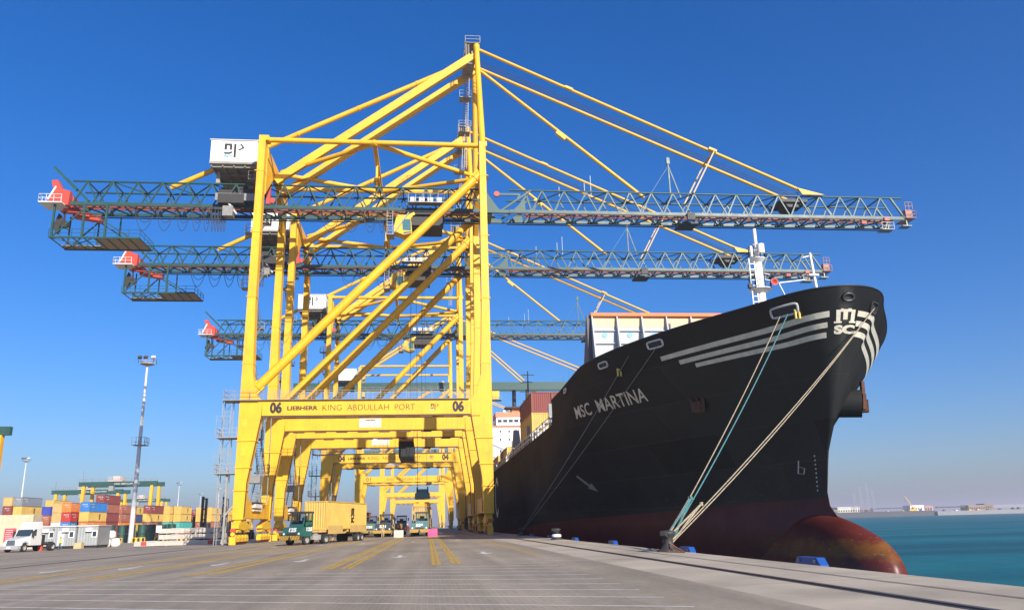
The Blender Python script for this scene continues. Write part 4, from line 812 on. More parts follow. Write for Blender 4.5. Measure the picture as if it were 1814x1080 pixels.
for j in range(5): mb = MB(); mb.box(13.5,35.1,BY-.16,BY,12.4+j*1.08,12.46+j*1.08); mb.build('ledge', BWG, bw)
for k in range(10):
    for z in (14.3, 16.4):
        mb = MB(); x = 14.56+2.12*k; mb.tube((x,BY-.02,z),(x,BY-.04,z),.22,14); mb.build('hatch_cover', BLUEP, bw)
mb = MB(); mb.prism([(BY,18.1),(BY+.2,18.1),(BY+3.2,12),(BY,12)], 13.1, 13.45, 'x'); mb.build('end_plate', M('endplate_dark', (.10,.10,.11), .6), bw)
# --- superstructure far aft, funnel, radar mast
ss = empty('superstructure', (0,0,0)); ss.parent = ship; SSW = M('superstructure_white', (.82,.81,.78), .5, var=.04); SSO = M('superstructure_orange', (.75,.24,.12), .55)
mb = MB(); mb.box(12.9,35.7,200,212,10.9,25.6); mb.build('deckhouse', SSW, ss)
mb = MB(); mb.box(12.8,35.8,199.9,212.1,25.6,26.0); mb.build('wing_coaming', SSO, ss)
mb = MB(); mb.box(17.6,31,199.6,208,26.0,28.3); mb.build('bridge', SSW, ss)
mb = MB(); mb.box(17.4,31.2,199.4,208.2,28.3,29.5); mb.build('bridge_top', SSO, ss)
for k in range(9): mb = MB(); x = 17.9+1.45*k; mb.box(x,x+1.1,199.55,199.6,26.9,27.6); mb.build('bridge_window', GLASS, ss)
for zf in (13.2,16.2,19.2,22.2,24.3):
    for k in range(10): mb = MB(); x = 13.8+2.3*k; mb.box(x,x+.4,199.96,200,zf,zf+.6); mb.build('window', GLASS, ss)
mb = MB(); mb.box(22.4,27,206,211,29.5,31.4); mb.build('funnel_casing', M('funnel_rust', (.40,.20,.10), .7), ss)
mb = MB(); mb.tube((23.2,207,31.4),(23.2,207,36.5),.55,10); mb.box(20.5,28,205,209,31.4,31.8); mb.build('exhaust_pipe', DARK, ss)
mb = MB(); mb.tube((26.6,203,29.5),(26.6,203,41),.35,8,.15)
for z, l_ in ((33,1.5),(35.5,2.2),(38,1.2),(40,1.8)): mb.bar((26.6-l_,203,z),(26.6+l_,203,z),.2)
mb.tube((26.2,203,29.5),(26.2,203,36),.5,8,.3); mb.build('radar_mast', DARK, ss)
mb = MB(); mb.lathe([(0,29.5),(.3,29.5),(.5,30.0),(.35,30.5),(0,30.7)], (20,203,0), 10); mb.build('radome', WHT, ss)
# --- deck containers, lashing posts, rails
k_ = 0
for name_, x, y, tiers in (('forward', 13.95, 94.5, ('yellow','maroon')), ('forward inner', 16.5, 94.5, ('tan','maroon')), 
                            ('third', 13.95, 126, ('yellow',)), ('third inner', 16.5, 126, ('maroon',)), ('fourth', 13.95, 142, ('yellow',)), ('fourth inner', 16.5, 142, ('maroon',)), ('fifth', 13.95, 158, ('maroon',)), ('sixth', 13.95, 176, ('yellow',))):
    low = 12.1 if y < 120 else 11.0
    for i, c in enumerate(tiers):
        container((x, y, low+2.6*i), c, f'{c} container on ship deck, {("bottom","second","third")[i]} tier of the {name_} quayside row', group='containers stacked on the ship deck', logo='msc' if c in ('yellow','tan') and i else None)
for k in range(26):
    y = 79+4.6*k; mb = MB(); mb.bar((12.6,y,10.85),(12.6,y,12.1 if k%4 else 13.4),.35,.5); mb.box(12.4,12.95,y-.5,y+.5,11.9,12.08); mb.build('lashing_post', M('lashing_grey', (.28,.29,.29), .6), ship)
mb = MB(); mb.rail([(12.42,78,10.86),(12.42,199,10.86)], 1.1, 2.3, .04); mb.build('deck_rail', WHT, ship)
mb = MB(); mb.box(12.7,35.8,92,120,10.9,12.05); mb.build('hatch_coaming', M('coaming_grey', (.16,.15,.15), .7), ship)
mb = MB(); mb.tube((12.75,112,12.1),(12.75,112,14.6),.7,10,.45); mb.build('deck_vent', GREYP, ship)
# big company letter amidships, only its first strokes clear the crane leg
mb = MB()
pts = [(82.5+3.1*math.cos(t), 6.0+3.1*math.sin(t)) for t in [R(40)+R(280)*i/18 for i in range(19)]]
pts = [(141-(y-82.5), z) for y, z in pts]
for (ya, za), (yb, zb_) in zip(pts, pts[1:]):
    def out_(y, z, s): dx, dz = y-141, z-6; l_ = math.hypot(dx, dz); return (12.27, y+dx/l_*s, z+dz/l_*s)
    mb.add([out_(ya,za,-.45), out_(yb,zb_,-.45), out_(yb,zb_,.45), out_(ya,za,.45)], [(0,1,2,3)])
mb.build('company_letter', GREYL, hull)
# --- mooring lines, bollards, fenders
ROPEW = M('rope_cream', (.38,.31,.21), .95, var=.5, scale=14, bump=1, bscale=40); ROPET = M('rope_teal', (.07,.21,.22), .95, var=.5, scale=14, bump=1, bscale=40); ROPED = M('rope_dark', (.22,.22,.21), .9, var=.2)
def sag(p, q, drop, n=14): return catenary(tuple(p), tuple(q), drop, n)
def bollard(x, y, label, tall=False):
    z = gz(x); e = empty('bollard', (x,y,z), 0, label, 'bollard', 'mooring bollards on the quay edge')
    mb = MB(); mb.lathe([(0,0),(.48,0),(.48,.06),(.30,.12),(.21,.3),(.20,.5),(.30,.66),(.34,.74),(.28,.82),(0,.85)], n=20, crisp=False); mb.build('post', DARK, e)
    mb = MB(); mb.bar((-.1,-.1,.62),(-.34,-.42,.74),.22,.2); mb.bar((.05,.1,.62),(.2,.42,.74),.22,.2); mb.build('horn', DARK, e)
    if tall: mb = MB(); mb.lathe([(.36,.2),(.37,.32),(.3,.4)], n=16); mb.build('paint_band', WHT, e)
    return e
b1 = bollard(9.98, 32.6, 'bollard holding the cream and teal ropes from the ship bow'); b2 = bollard(9.75, 60.3, 'bare white-banded bollard between the two roped ones', True); b3 = bollard(9.75, 83, 'bollard at the shadow edge holding two dark ropes')
def rope(p, q, drop, r, mat, label, name='mooring_rope'):
    mb = MB(); mb.path(sag(p, q, drop), r, 6); o = mb.build(name, mat); tag(o, label, 'rope', 'mooring ropes'); return mb
B1 = Vector((9.98,32.6,gz(9.7)+.4)); B3 = Vector((9.75,83,gz(9.7)+.4))
ca = hull_pt(-.203,13.28,.1); cb = hull_pt(-.180,13.28,.1)
rope(ca, B1+Vector((-.05,.02,.1)), .3, .028, ROPEW, 'left cream rope from the large side fairlead down to the near bollard')
rope(cb, B1+Vector((.06,0,.05)), .35, .032, ROPET, 'teal mooring rope from the large side fairlead to the near bollard')
rope(hull_pt(.107,13.3,.12), B1+Vector((.1,-.03,0)), .3, .028, ROPEW, 'upper of two cream ropes from the square bow fairlead')
rope(hull_pt(.098,13.18,.12), B1+Vector((.16,-.06,-.05)), .4, .028, ROPEW, 'lower of two cream ropes from the square bow fairlead')
rope(hull_pt(-.475,13.3,.1), B3, .3, .03, ROPED, 'right dark rope slanting across the ship name to the far bollard')
rope(hull_pt(-.54,13.2,.1), B3+Vector((0,.1,.1)), .3, .03, ROPED, 'left dark rope slanting across the ship name to the far bollard')
for a_, t_, m__ in ((ca, .86, ROPEW), (cb, .86, ROPET), (hull_pt(.10,13.2,.1), .88, ROPEW)):   # doubled eye splices near the bollard
    p = Vector(a_).lerp(B1, t_); mb = MB()
    for dx in (-.07, .07): mb.path([p, p.lerp(B1, .5)+Vector((dx*1.6,dx,0)), B1+Vector((dx*3,.1,-.05))], .045, 6)
    mb.tube(p-Vector((0,0,.08)), p+Vector((0,0,.08)), .085, 8); o = mb.build('rope_eye', m__); tag(o, {'rope_cream': 'doubled cream rope eye splice over the near bollard', 'rope_teal': 'doubled teal rope eye splice over the near bollard'}[m__.name]+(', right-hand one' if t_ == .88 else ''), 'rope')
o = MB(); o.path([(9.9,32.6,.6),(10.1,31.8,.35),(10.15,31.2,gz(10)+.03),(10.0,30.6,gz(10)+.03),(9.6,31.4,gz(10)+.03),(9.5,32.4,gz(10)+.03)], .025, 5); tag(o.build('messenger_line', M('rope_orange', (.45,.16,.06), .9)), 'thin orange messenger line coiled at the near bollard', 'rope')
for q_, z_, lb in ((-.152, 13.15, 'yellow chafe guard hung below the right end of the large side fairlead'), (-.575, 12.35, 'yellow float hanging on the hull above the ship name')):
    mb = MB(); p_ = hull_pt(q_, z_, .1); mb.tube(p_+Vector((-.12,0,-.3)), p_+Vector((-.12,0,.2)), .07, 8); mb.tube(p_+Vector((.12,0,-.3)), p_+Vector((.12,0,.2)), .07, 8); mb.tube(p_+Vector((-.19,0,.22)), p_+Vector((.19,0,.22)), .08, 8); tag(mb.build('chafe_guard', M('chafe_yellow', (.72,.52,.12), .7)), lb, 'chafe guard')
BLUEF = M('fender_blue', (.008,.07,.30), .45, var=.15, scale=2)
for k, y in enumerate((9.5, 22.9, 34.3, 48.4, 61.1, 74, 87)):
    e = empty('quay_fender', (QX,y,gz(QX)), 0, ('','blue fender panel on the quay edge nearest the bulbous bow','blue fender panel right beside the roped bollard','third blue fender panel along the quay, beyond the roped bollard','fourth blue fender panel along the quay, near the bare bollard','fifth blue fender panel along the quay, behind the bare bollard','sixth and farthest blue fender panel on the quay edge')[k] or 'blue fender panel at the near right end of quay', 'fender', 'blue quay fenders')
    mb = MB(); mb.box(.9,1.15,-.8,.8,-2.8,-.10); mb.prism([(-.8,-.10),(.8,-.10),(.6,.10),(-.6,.10)], .9, 1.15, 'x'); mb.build('panel', BLUEF, e)
    mb = MB(); mb.tube((.01,0,-1.2),(.9,0,-1.2),.5,14); mb.build('rubber_cone', RUB, e)
    for dy in (-.5, .5): mb = MB(); mb.box(.86,.9,dy-.05,dy+.05,-.06,.04); mb.build('lug', GREYP, e)

# ================================================================== VEHICLES ON THE QUAY
def wheel_pair(par, x, y, r, w, side_out=1, name='wheel'):
    mb = MB(); mb.lathe([(r*.55,-w/2),(r*.93,-w/2),(r,-w*.36),(r,w*.36),(r*.93,w/2),(r*.55,w/2)], (x,y,r), 20, 'x'); t = mb.build(name, RUB, par)
    mb = MB(); mb.lathe([(0,.04),(r*.2,.04),(r*.25,-.02),(r*.5,-.06),(r*.56,w/2-.0),(r*.6,w/2)] if side_out > 0 else [(0,-.04),(r*.2,-.04),(r*.25,.02),(r*.5,.06),(r*.56,-w/2),(r*.6,-w/2)], (x,y,r), 16, 'x'); mb.build('rim', M('rim_grey', (.36,.34,.31), .5, var=.25, scale=4), t)
    return t
TGRN = M('tractor_green', (.025,.105,.085), .4, var=.15, scale=2, coat=.2); TTEAL = M('tractor_teal', (.06,.15,.15), .4, var=.15, scale=2); TDARK = M('tractor_dark', (.02,.03,.038), .45, var=.2)
CHEV = M('chassis_sand', (.56,.37,.12), .6, var=.15, scale=1.5, streak=.3, dirt=(.25,.18,.1))
def tractor(loc, rz, label, number, paint=TGRN, trailer=True, group='terminal tractors', bend=0.):
    """terminal tractor facing -y (towards local -y); one-man cab set to the driver's left, striped bumper, skeletal trailer behind"""
    e = empty('terminal_tractor', loc, rz, label, 'truck', group)
    mb = MB(); mb.hexa([(-1.22,.25,.85),(1.22,.25,.85),(1.22,1.9,.85),(-1.22,1.9,.85)], [(-1.2,.45,1.75),(1.2,.45,1.75),(1.2,1.9,1.82),(-1.2,1.9,1.82)]); mb.box(-.45,.45,1.9,5.2,.62,.95); mb.build('body', paint, e)
    cab = MB(); x0, x1 = -.55, 1.2                                    # cab shell built as posts and panels so that the glass is open
    cab.box(x0,x1,1.15,2.0,1.82,1.95); cab.hexa([(x0,.5,1.76),(x1,.5,1.76),(x1,.62,1.76),(x0,.62,1.76)], [(x0,.56,2.05),(x1,.56,2.05),(x1,.68,2.05),(x0,.68,2.05)])
    for x in (x0, x1-.1): cab.hexa([(x,.56,2.05),(x+.1,.56,2.05),(x+.1,.68,2.05),(x,.68,2.05)], [(x,.85,3.05),(x+.1,.85,3.05),(x+.1,.97,3.05),(x,.97,3.05)]); cab.box(x,x+.1,1.85,2.0,1.82,3.05)
    cab.box(x1-.06,x1,.9,1.9,1.82,2.25); cab.box(x0,x0+.06,.9,1.9,1.82,2.25); cab.box(x1-.07,x1,1.3,1.42,2.2,3.05); cab.box(x0,x1,1.92,2.0,1.82,2.4)
    K = cab.build('cab', paint, e)
    mb = MB(); mb.hexa([(x0-.06,.62,3.06),(x1+.06,.62,3.06),(x1+.06,2.1,3.06),(x0-.06,2.1,3.06)], [(x0,.72,3.26),(x1,.72,3.26),(x1,2.05,3.26),(x0,2.05,3.26)]); mb.build('roof', DARK, K)
    mb = MB(); mb.add([(x0+.1,.62,2.06),(x1-.1,.62,2.06),(x1-.1,.9,3.04),(x0+.1,.9,3.04)], [(0,1,2,3)]); mb.build('windscreen', SCREEN, K)
    mb = MB(); mb.add([(x1-.03,.95,2.26),(x1-.03,1.3,2.26),(x1-.03,1.3,3.0),(x1-.03,1.02,3.0)], [(0,1,2,3)]); mb.add([(x1-.03,1.42,2.26),(x1-.03,1.85,2.26),(x1-.03,1.85,3.0),(x1-.03,1.42,3.0)], [(0,1,2,3)]); mb.build('side_window', SCREEN, K)
    mb = MB(); mb.box(.0,.6,1.35,1.85,1.96,2.1); mb.box(.0,.6,1.75,1.86,2.1,2.7); mb.build('seat', DARK, K)
    mb = MB()
    for sx_ in (x0-.35, x1+.2): mb.box(sx_,sx_+.18,.62,.68,2.35,2.85); mb.bar((sx_+.09,.66,2.6),(x0 if sx_ < 0 else x1,.8,2.7),.04)
    mb.build('mirror', DARK, K)
    bump = MB(); bump.hexa([(-1.28,-.02,.52),(1.28,-.02,.52),(1.28,.42,.52),(-1.28,.42,.52)], [(-1.3,.04,.95),(1.3,.04,.95),(1.3,.42,.95),(-1.3,.42,.95)]); bmp = bump.build('bumper', DARK, e)
    for k in range(7):
        for sg in (-1, 1):
            a0 = .04+.19*k
            if a0 > 1.2: continue
            mb = MB(); z0, z1 = .53, .94; xs_ = [sg*min(1.27,a0+.0), sg*min(1.27,a0+.10), sg*min(1.27,a0+.10-.0+.22), sg*min(1.27,a0+.22)]
            mb.add([(xs_[0],-.025,z1),(xs_[1],-.025,z1),(xs_[2],-.045,z0),(xs_[3],-.045,z0)] if sg < 0 else [(xs_[1],-.025,z1),(xs_[0],-.025,z1),(xs_[3],-.045,z0),(xs_[2],-.045,z0)], [(3,2,1,0)]); mb.build('hazard_stripe', M('hazard_yellow', (.72,.42,.04), .6, var=.1), bmp)
    for x in (-.95, .95): mb = MB(); mb.tube((x,.24,1.12),(x,.2,1.12),.11,12); mb.build('headlight', M('lamp_glass', (.8,.8,.78), .15), e)
    mb = MB(); mb.hexa([(-.6,.235,.95),(.6,.235,.95),(.6,.3,.95),(-.6,.3,.95)], [(-.6,.26,1.2),(.6,.26,1.2),(.6,.33,1.2),(-.6,.33,1.2)]); mb.build('grille', DARK, e)
    lettering(number, (0,.33,1.33), (1,0,0), (0,.2,.98), .36, LOGOW, e, .06, .95); lettering(number, (1.225,1.4,1.38), (0,1,0), (0,0,1), .34, LOGOW, e, .06, .85)
    mb = MB(); mb.box(-1.05,-.5,2.1,4.2,.55,1.0); mb.box(.5,1.1,2.2,3.4,.5,.95); mb.tube((-.9,2.05,1.0),(-.9,2.05,3.1),.09,8); mb.lathe([(0,1.0),(.55,1.0),(.5,1.12),(0,1.12)], (0,4.1,0), 14); mb.build('fuel_tank', M('tank_grey', (.33,.32,.30), .5, var=.2), e)
    for x, so in ((-1.02,-1),(1.02,1)): wheel_pair(e, x, 1.25, .52, .32, so)
    for x, so in ((-.98,-1),(.98,1)): wheel_pair(e, x, 4.1, .52, .55, so)
    if trailer:
        t = MB()
        for x in (-.55, .55): t.box(x-.1,x+.1,3.4,15.9,1.18,1.42)
        for y in (3.45, 6.4, 9.8, 12.6, 15.7): t.box(-1.2,1.2,y,y+.2,1.2,1.40)
        T_ = t.build('trailer', CHEV, e)
        for sx_ in (-1.22, 1.16):
            for y0, y1 in ((4.2, 8.2), (10.6, 15.8)): mb = MB(); mb.prism([(y0,1.0 if y0 < 5 else 1.1),(y1,1.0 if y0 < 5 else 1.1),(y1,1.85),(y0,1.85)], sx_, sx_+.06, 'x'); mb.build('guide_panel', CHEV, T_)
        mb = MB(); mb.prism([(7.8,1.0),(9.4,1.0),(10.8,1.3),(10.8,1.45),(9.2,1.16),(7.8,1.16)], -1.0, 1.0, 'x'); mb.build('trailer_ramp', CHEV, T_)
        for y in (13.1, 14.4):
            for x, so in ((-.95,-1),(.95,1)): wheel_pair(T_, x, y, .50, .55, so)
        for x in (-.7, .7): mb = MB(); mb.box(x-.07,x+.07,6.6,6.75,.35,1.2); mb.build('landing_leg', CHEV, T_)
        T_.rotation_euler = (0,0,bend); T_.location = (4.1*math.sin(bend), 4.1-4.1*math.cos(bend), 0)      # trailer swings about the fifth wheel
    return e
def glass_clear():
    m = bpy.data.materials.new('windscreen_glass'); m.use_nodes = True; n = m.node_tree.nodes; L = m.node_tree.links
    t = n.new('ShaderNodeBsdfTransparent'); t.inputs[0].default_value = (.62,.70,.70,1); g_ = n.new('ShaderNodeBsdfGlossy'); g_.inputs['Roughness'].default_value = .03
    f = n.new('ShaderNodeFresnel'); f.inputs[0].default_value = 1.5; mx = n.new('ShaderNodeMixShader'); L.new(f.outputs[0], mx.inputs[0]); L.new(t.outputs[0], mx.inputs[1]); L.new(g_.outputs[0], mx.inputs[2]); L.new(mx.outputs[0], n['Material Output'].inputs[0]); return m
SCREEN = glass_clear()
def at_local(o, rz, p): c, s_ = math.cos(rz), math.sin(rz); return (o[0]+c*p[0]-s_*p[1], o[1]+s_*p[0]+c*p[1], o[2]+p[2])
RZ, BEND = R(-32), R(17); T0 = (-13.6, 80.8, gz(-13.5)-.02)
tractor(T0, RZ, 'dark green terminal tractor numbered 125 hauling a yellow container', '125', bend=BEND)
PV = at_local(T0, RZ, (0,4.1,0))
container(at_local(PV, RZ+BEND, (0,-.55,1.43)), 'yellow', 'large yellow corrugated container on the trailer of tractor 125', 12.19, 2.9, RZ+BEND, logo='msc')
T1 = (-1.2, 109.3, gz(-1.2))
tractor(T1, R(-2), 'teal terminal tractor under the crane spreader, beside the pink barrier', '529', TTEAL)
container(at_local(T1, R(-2), (0,4.0,1.45)), 'tan', 'tan container being lowered behind the cab of the teal tractor', 12.19, 2.59, R(-2))
tractor((-6.6,118,gz(-6)), R(-4), 'black terminal tractor waiting behind the grey barrier', '531', TDARK)
tractor((-13.6,147,gz(-13)), R(-3), 'small teal tractor with a brown container, behind the trailer of tractor 125', '118', TTEAL)
container(at_local((-13.6,147,gz(-13)), R(-3), (0,3.8,1.45)), 'brown', 'brown container on the farther teal tractor by the left crane legs', 12.19, 2.9, R(-3))
tractor((-9.6,132,gz(-9)), R(2), 'green tractor half hidden behind the black one', '120', TGRN, False)
tractor((-4.9,140,gz(-4)), R(2), 'grey-green tractor in the gap between the black and teal tractors', '122', TTEAL, False)
# spreaders
def spreader(c, mat_head, label, gap=1.2):
    e = empty('spreader', c, 0, label, 'spreader', 'crane spreaders')
    mb = MB(); mb.box(-.45,.45,-6.05,6.05,.15,.6)
    for y in (-6.1, 5.85): mb.box(-1.2,1.2,y,y+.28,.0,.45)
    for y in (-2.2, 2.0): mb.box(-1.0,1.0,y,y+.3,.1,.7)
    mb.build('spreader_frame', M('spreader_orange', (.80,.40,.03), .5, var=.12), e)
    for x in (-1.14, 1.0):
        for y in (-6.1, 5.95): mb = MB(); mb.prism([(x,0),(x+.14,0),(x+.3 if x > 0 else x-.16,-.5),(x+.2 if x > 0 else x-.06,-.5)], y, y+.15, 'y'); mb.build('flipper', RED, e)
    mb = MB(); mb.box(-1.1,1.1,-2.4,2.4,gap-.3,gap+.5); mb.prism([(-1.0,gap+.5),(1.0,gap+.5),(.6,gap+1.1),(-.6,gap+1.1)], -1.6, 1.6, 'y'); mb.build('headblock', mat_head, e)
    for x in (-.8, .8):
        for y in (-1.5, 1.5): mb = MB(); mb.lathe([(0,-.08),(.42,-.08),(.42,.08),(0,.08)], (x,y,gap+1.0), 12, 'x'); mb.build('sheave', DARK, e)
    return e
spreader((-3.6,134.4,14.95), M('headblock_yellow', (.70,.42,.03), .5), 'yellow crane spreader gripping the dark container high under the portal')
container((-3.6,128.3,12.35), 'black', 'nearly black container hanging from the spreader under the second crane', 12.19, 2.59)
spreader(at_local(T1, R(-2), (0,10.1,4.06)), TTEAL, 'orange spreader with teal headblock on top of the tan container', 1.5)
mb = MB()
for dx in (-.7, .7):
    for dy in (-1.4, 1.4): mb.tube((-.85+dx,119.4+dy,6.2), (-1.6+dx,135+dy*.5,44), .03, 4, cap=False)
tag(mb.build('hoist_rope', DARK), 'thin dark hoist ropes running up from the teal headblock', 'rope')
# barriers
def barrier(loc, mat, label):
    mb = MB(); mb.prism([(-.3,0),(.3,0),(.3,.15),(.14,.4),(.1,.95),(-.1,.95),(-.14,.4),(-.3,.15)], -.62, .62, 'x'); mb.box(-.5,-.2,-.34,.34,.0,.06); o = mb.build('barrier', mat); o.location = loc; tag(o, label, 'barrier', 'road barriers under the cranes')
barrier((.6,106.6,gz(0)), PINK, 'bright pink plastic barrier at the lane divider'); barrier((-3.85,106.2,gz(-4)), CONC, 'pale grey block barrier in front of the black tractor')

# ================================================================== PEOPLE
def person(loc, rz, h, joints, zones, label, helmet=None):
    """one continuous skinned body; clothing colours by height zones (fractions of the height)"""
    J = {k: Vector(v)*h for k, v in joints.items()}
    names = list(J); E = [('pelvis','waist'),('waist','chest'),('chest','neck'),('neck','head'),('head','crown'),('chest','lsh'),('lsh','lel'),('lel','lwr'),('lwr','lha'),('chest','rsh'),('rsh','rel'),('rel','rwr'),('rwr','rha'),
        ('pelvis','lhip'),('lhip','lkn'),('lkn','lan'),('lan','lto'),('pelvis','rhip'),('rhip','rkn'),('rkn','ran'),('ran','rto')]
    rad = dict(pelvis=.082,waist=.075,chest=.088,neck=.034,head=.055,crown=.05,lsh=.042,lel=.028,lwr=.02,lha=.024,lhip=.062,lkn=.038,lan=.028,lto=.026); rad.update({'r'+k[1:]: v for k, v in list(rad.items()) if k[0] == 'l'})
    me = bpy.data.meshes.new('person'); me.from_pydata([J[k] for k in names], [(names.index(a_), names.index(b_)) for a_, b_ in E], [])
    o = bpy.data.objects.new('person', me); col.objects.link(o); sk = o.modifiers.new('skin', 'SKIN'); o.modifiers.new('sub', 'SUBSURF').levels = 1
    for i, k in enumerate(names): v = me.skin_vertices[0].data[i]; v.radius = (rad[k]*h, rad[k]*h*(.8 if k in ('chest','waist','pelvis') else 1)); v.use_root = k == 'pelvis'
    bpy.context.view_layer.update(); m2 = bpy.data.meshes.new_from_object(o.evaluated_get(bpy.context.evaluated_depsgraph_get())); bpy.data.objects.remove(o)
    mats = []
    for _, m__ in zones:
        if m__ not in mats: mats.append(m__)
    for m__ in mats: m2.materials.append(m__)
    for p in m2.polygons:
        z = p.center.z/h; p.use_smooth = True
        for lim, m__ in zones:
            if z <= lim: p.material_index = mats.index(m__); break
    o = obj('person', m2); o.location = loc; o.rotation_euler = (0,0,rz); tag(o, label, 'person', 'workers on the quay')
    if helmet:
        mb = MB(); c = J['crown']; mb.lathe([(.062*h,-.01*h),(.06*h,.02*h),(.04*h,.045*h),(0,.055*h)], c, 12); mb.lathe([(.06*h,-.012*h),(.075*h,-.014*h)], c, 12); mb.build('helmet', helmet, o)
    return o
STAND = dict(pelvis=(0,0,.53),waist=(0,0,.61),chest=(0,.01,.74),neck=(0,0,.84),head=(0,-.012,.90),crown=(0,-.008,.955),lsh=(-.11,0,.79),lel=(-.135,.01,.63),lwr=(-.135,-.03,.50),lha=(-.13,-.045,.45),rsh=(.11,0,.79),rel=(.135,.015,.63),rwr=(.13,-.05,.51),rha=(.125,-.065,.46),
    lhip=(-.055,0,.5),lkn=(-.062,-.01,.28),lan=(-.065,.01,.045),lto=(-.07,-.075,.025),rhip=(.055,0,.5),rkn=(.062,-.02,.28),ran=(.065,0,.045),rto=(.072,-.085,.025))
WALK = dict(STAND, lkn=(-.06,-.08,.29), lan=(-.06,-.1,.05), lto=(-.062,-.19,.03), rkn=(.06,.02,.28), ran=(.06,.13,.08), rto=(.062,.07,.03), lel=(-.14,.06,.63), lwr=(-.13,.05,.5), lha=(-.128,.04,.45), rel=(.14,-.04,.64), rwr=(.125,-.12,.54), rha=(.12,-.14,.5))
person((-48.6,112.2,gz(-47)), R(-70), 1.74, WALK, [(.05,DARK),(.5,CLOTHB),(.82,HIVIS),(.93,SKIN),(1.2,HAIR)], 'person in hi-vis vest and grey trousers walking past the grey site cabins')
person((-6.2,110.6,gz(-6)), R(20), 1.72, STAND, [(.05,DARK),(.5,CLOTHT),(.82,CLOTHT),(.93,SKIN),(1.2,HAIR)], 'person in tan clothes standing left of the grey barrier', M('helmet_yellow', (.8,.55,.03), .4))
person((-2.75,108.2,gz(-2.7)), R(-30), 1.72, STAND, [(.05,DARK),(.5,CLOTHB),(.82,CLOTHR),(.93,SKIN),(1.2,HAIR)], 'person in a maroon top beside the teal tractor front', M('helmet_white', (.8,.8,.78), .4))

# ================================================================== YARD ON THE LEFT
GY = gz(-60)
ords = ['first','second','third','fourth','fifth','sixth','seventh','eighth','ninth','tenth','eleventh','twelfth','thirteenth','fourteenth','fifteenth','sixteenth','seventeenth','eighteenth','nineteenth','twentieth','twenty-first','twenty-second']
tiers_w = ['bottom','second','third','fourth','fifth']
YARD = [(-124.6,262,('beige','maroon','maroon','blue')), (-123.6,248,('beige','beige','tan','maroon','tan')), (-121.0,248.8,('beige','beige','maroon','yellow','grey')), (-118.0,260,('tan','brown','brown','royal blue')), (-124.0,275,('maroon','maroon','maroon','yellow','yellow')),
        (-101.5,230,('maroon','white','tan','tan')), (-99.0,230,('blue','blue','red','orange')), (-108,262,('maroon','tan','yellow','yellow')),
        (-93.5,228,('tan','orange','yellow','blue')), (-96,244,('brown','maroon','maroon','brown','maroon')), (-99.0,258.9,('maroon','maroon','navy','brown')), (-96.3,259.3,('brown','orange','brown','brown')),
        (-99.3,276,('tan','yellow','navy','yellow')), (-107.0,307,('yellow','yellow','red','red')), (-90.2,267,('maroon','brown','yellow','maroon')), (-88.7,281,('tan','teal','yellow','yellow')), (-85.9,284,('brown','teal','yellow','yellow')),
        (-91.6,304,('teal','pale grey','maroon','navy')), (-88.8,305,('yellow','teal','maroon')), (-96.6,342,('yellow','maroon','maroon','maroon')), (-83.8,303,('yellow','brown','yellow','yellow')), (-80.9,304,('yellow','brown','yellow','yellow')), (-85.8,325,('maroon','yellow','yellow','tan')), (-81.6,332,('tan','brown','yellow','yellow')), (-77.5,330,('tan','yellow','maroon')), (-74.0,330,('tan','yellow','yellow'))]
ords += ['twenty-third','twenty-fourth','twenty-fifth','twenty-sixth']
YARD.sort(key=lambda s_: s_[0]/s_[1])
for si, (x, y, tiers) in enumerate(YARD):
    for ti, c in enumerate(tiers):
        container((x, y+random.uniform(-.15,.15), GY+.05+2.6*ti), c, f'{c} container, {tiers_w[ti]} tier of the {ords[si]} yard stack from the left', group='containers stacked in the yard', logo='msc' if c == 'yellow' else ('code' if c in ('maroon','brown','red','navy','grey','orange','blue','teal','white') else None))
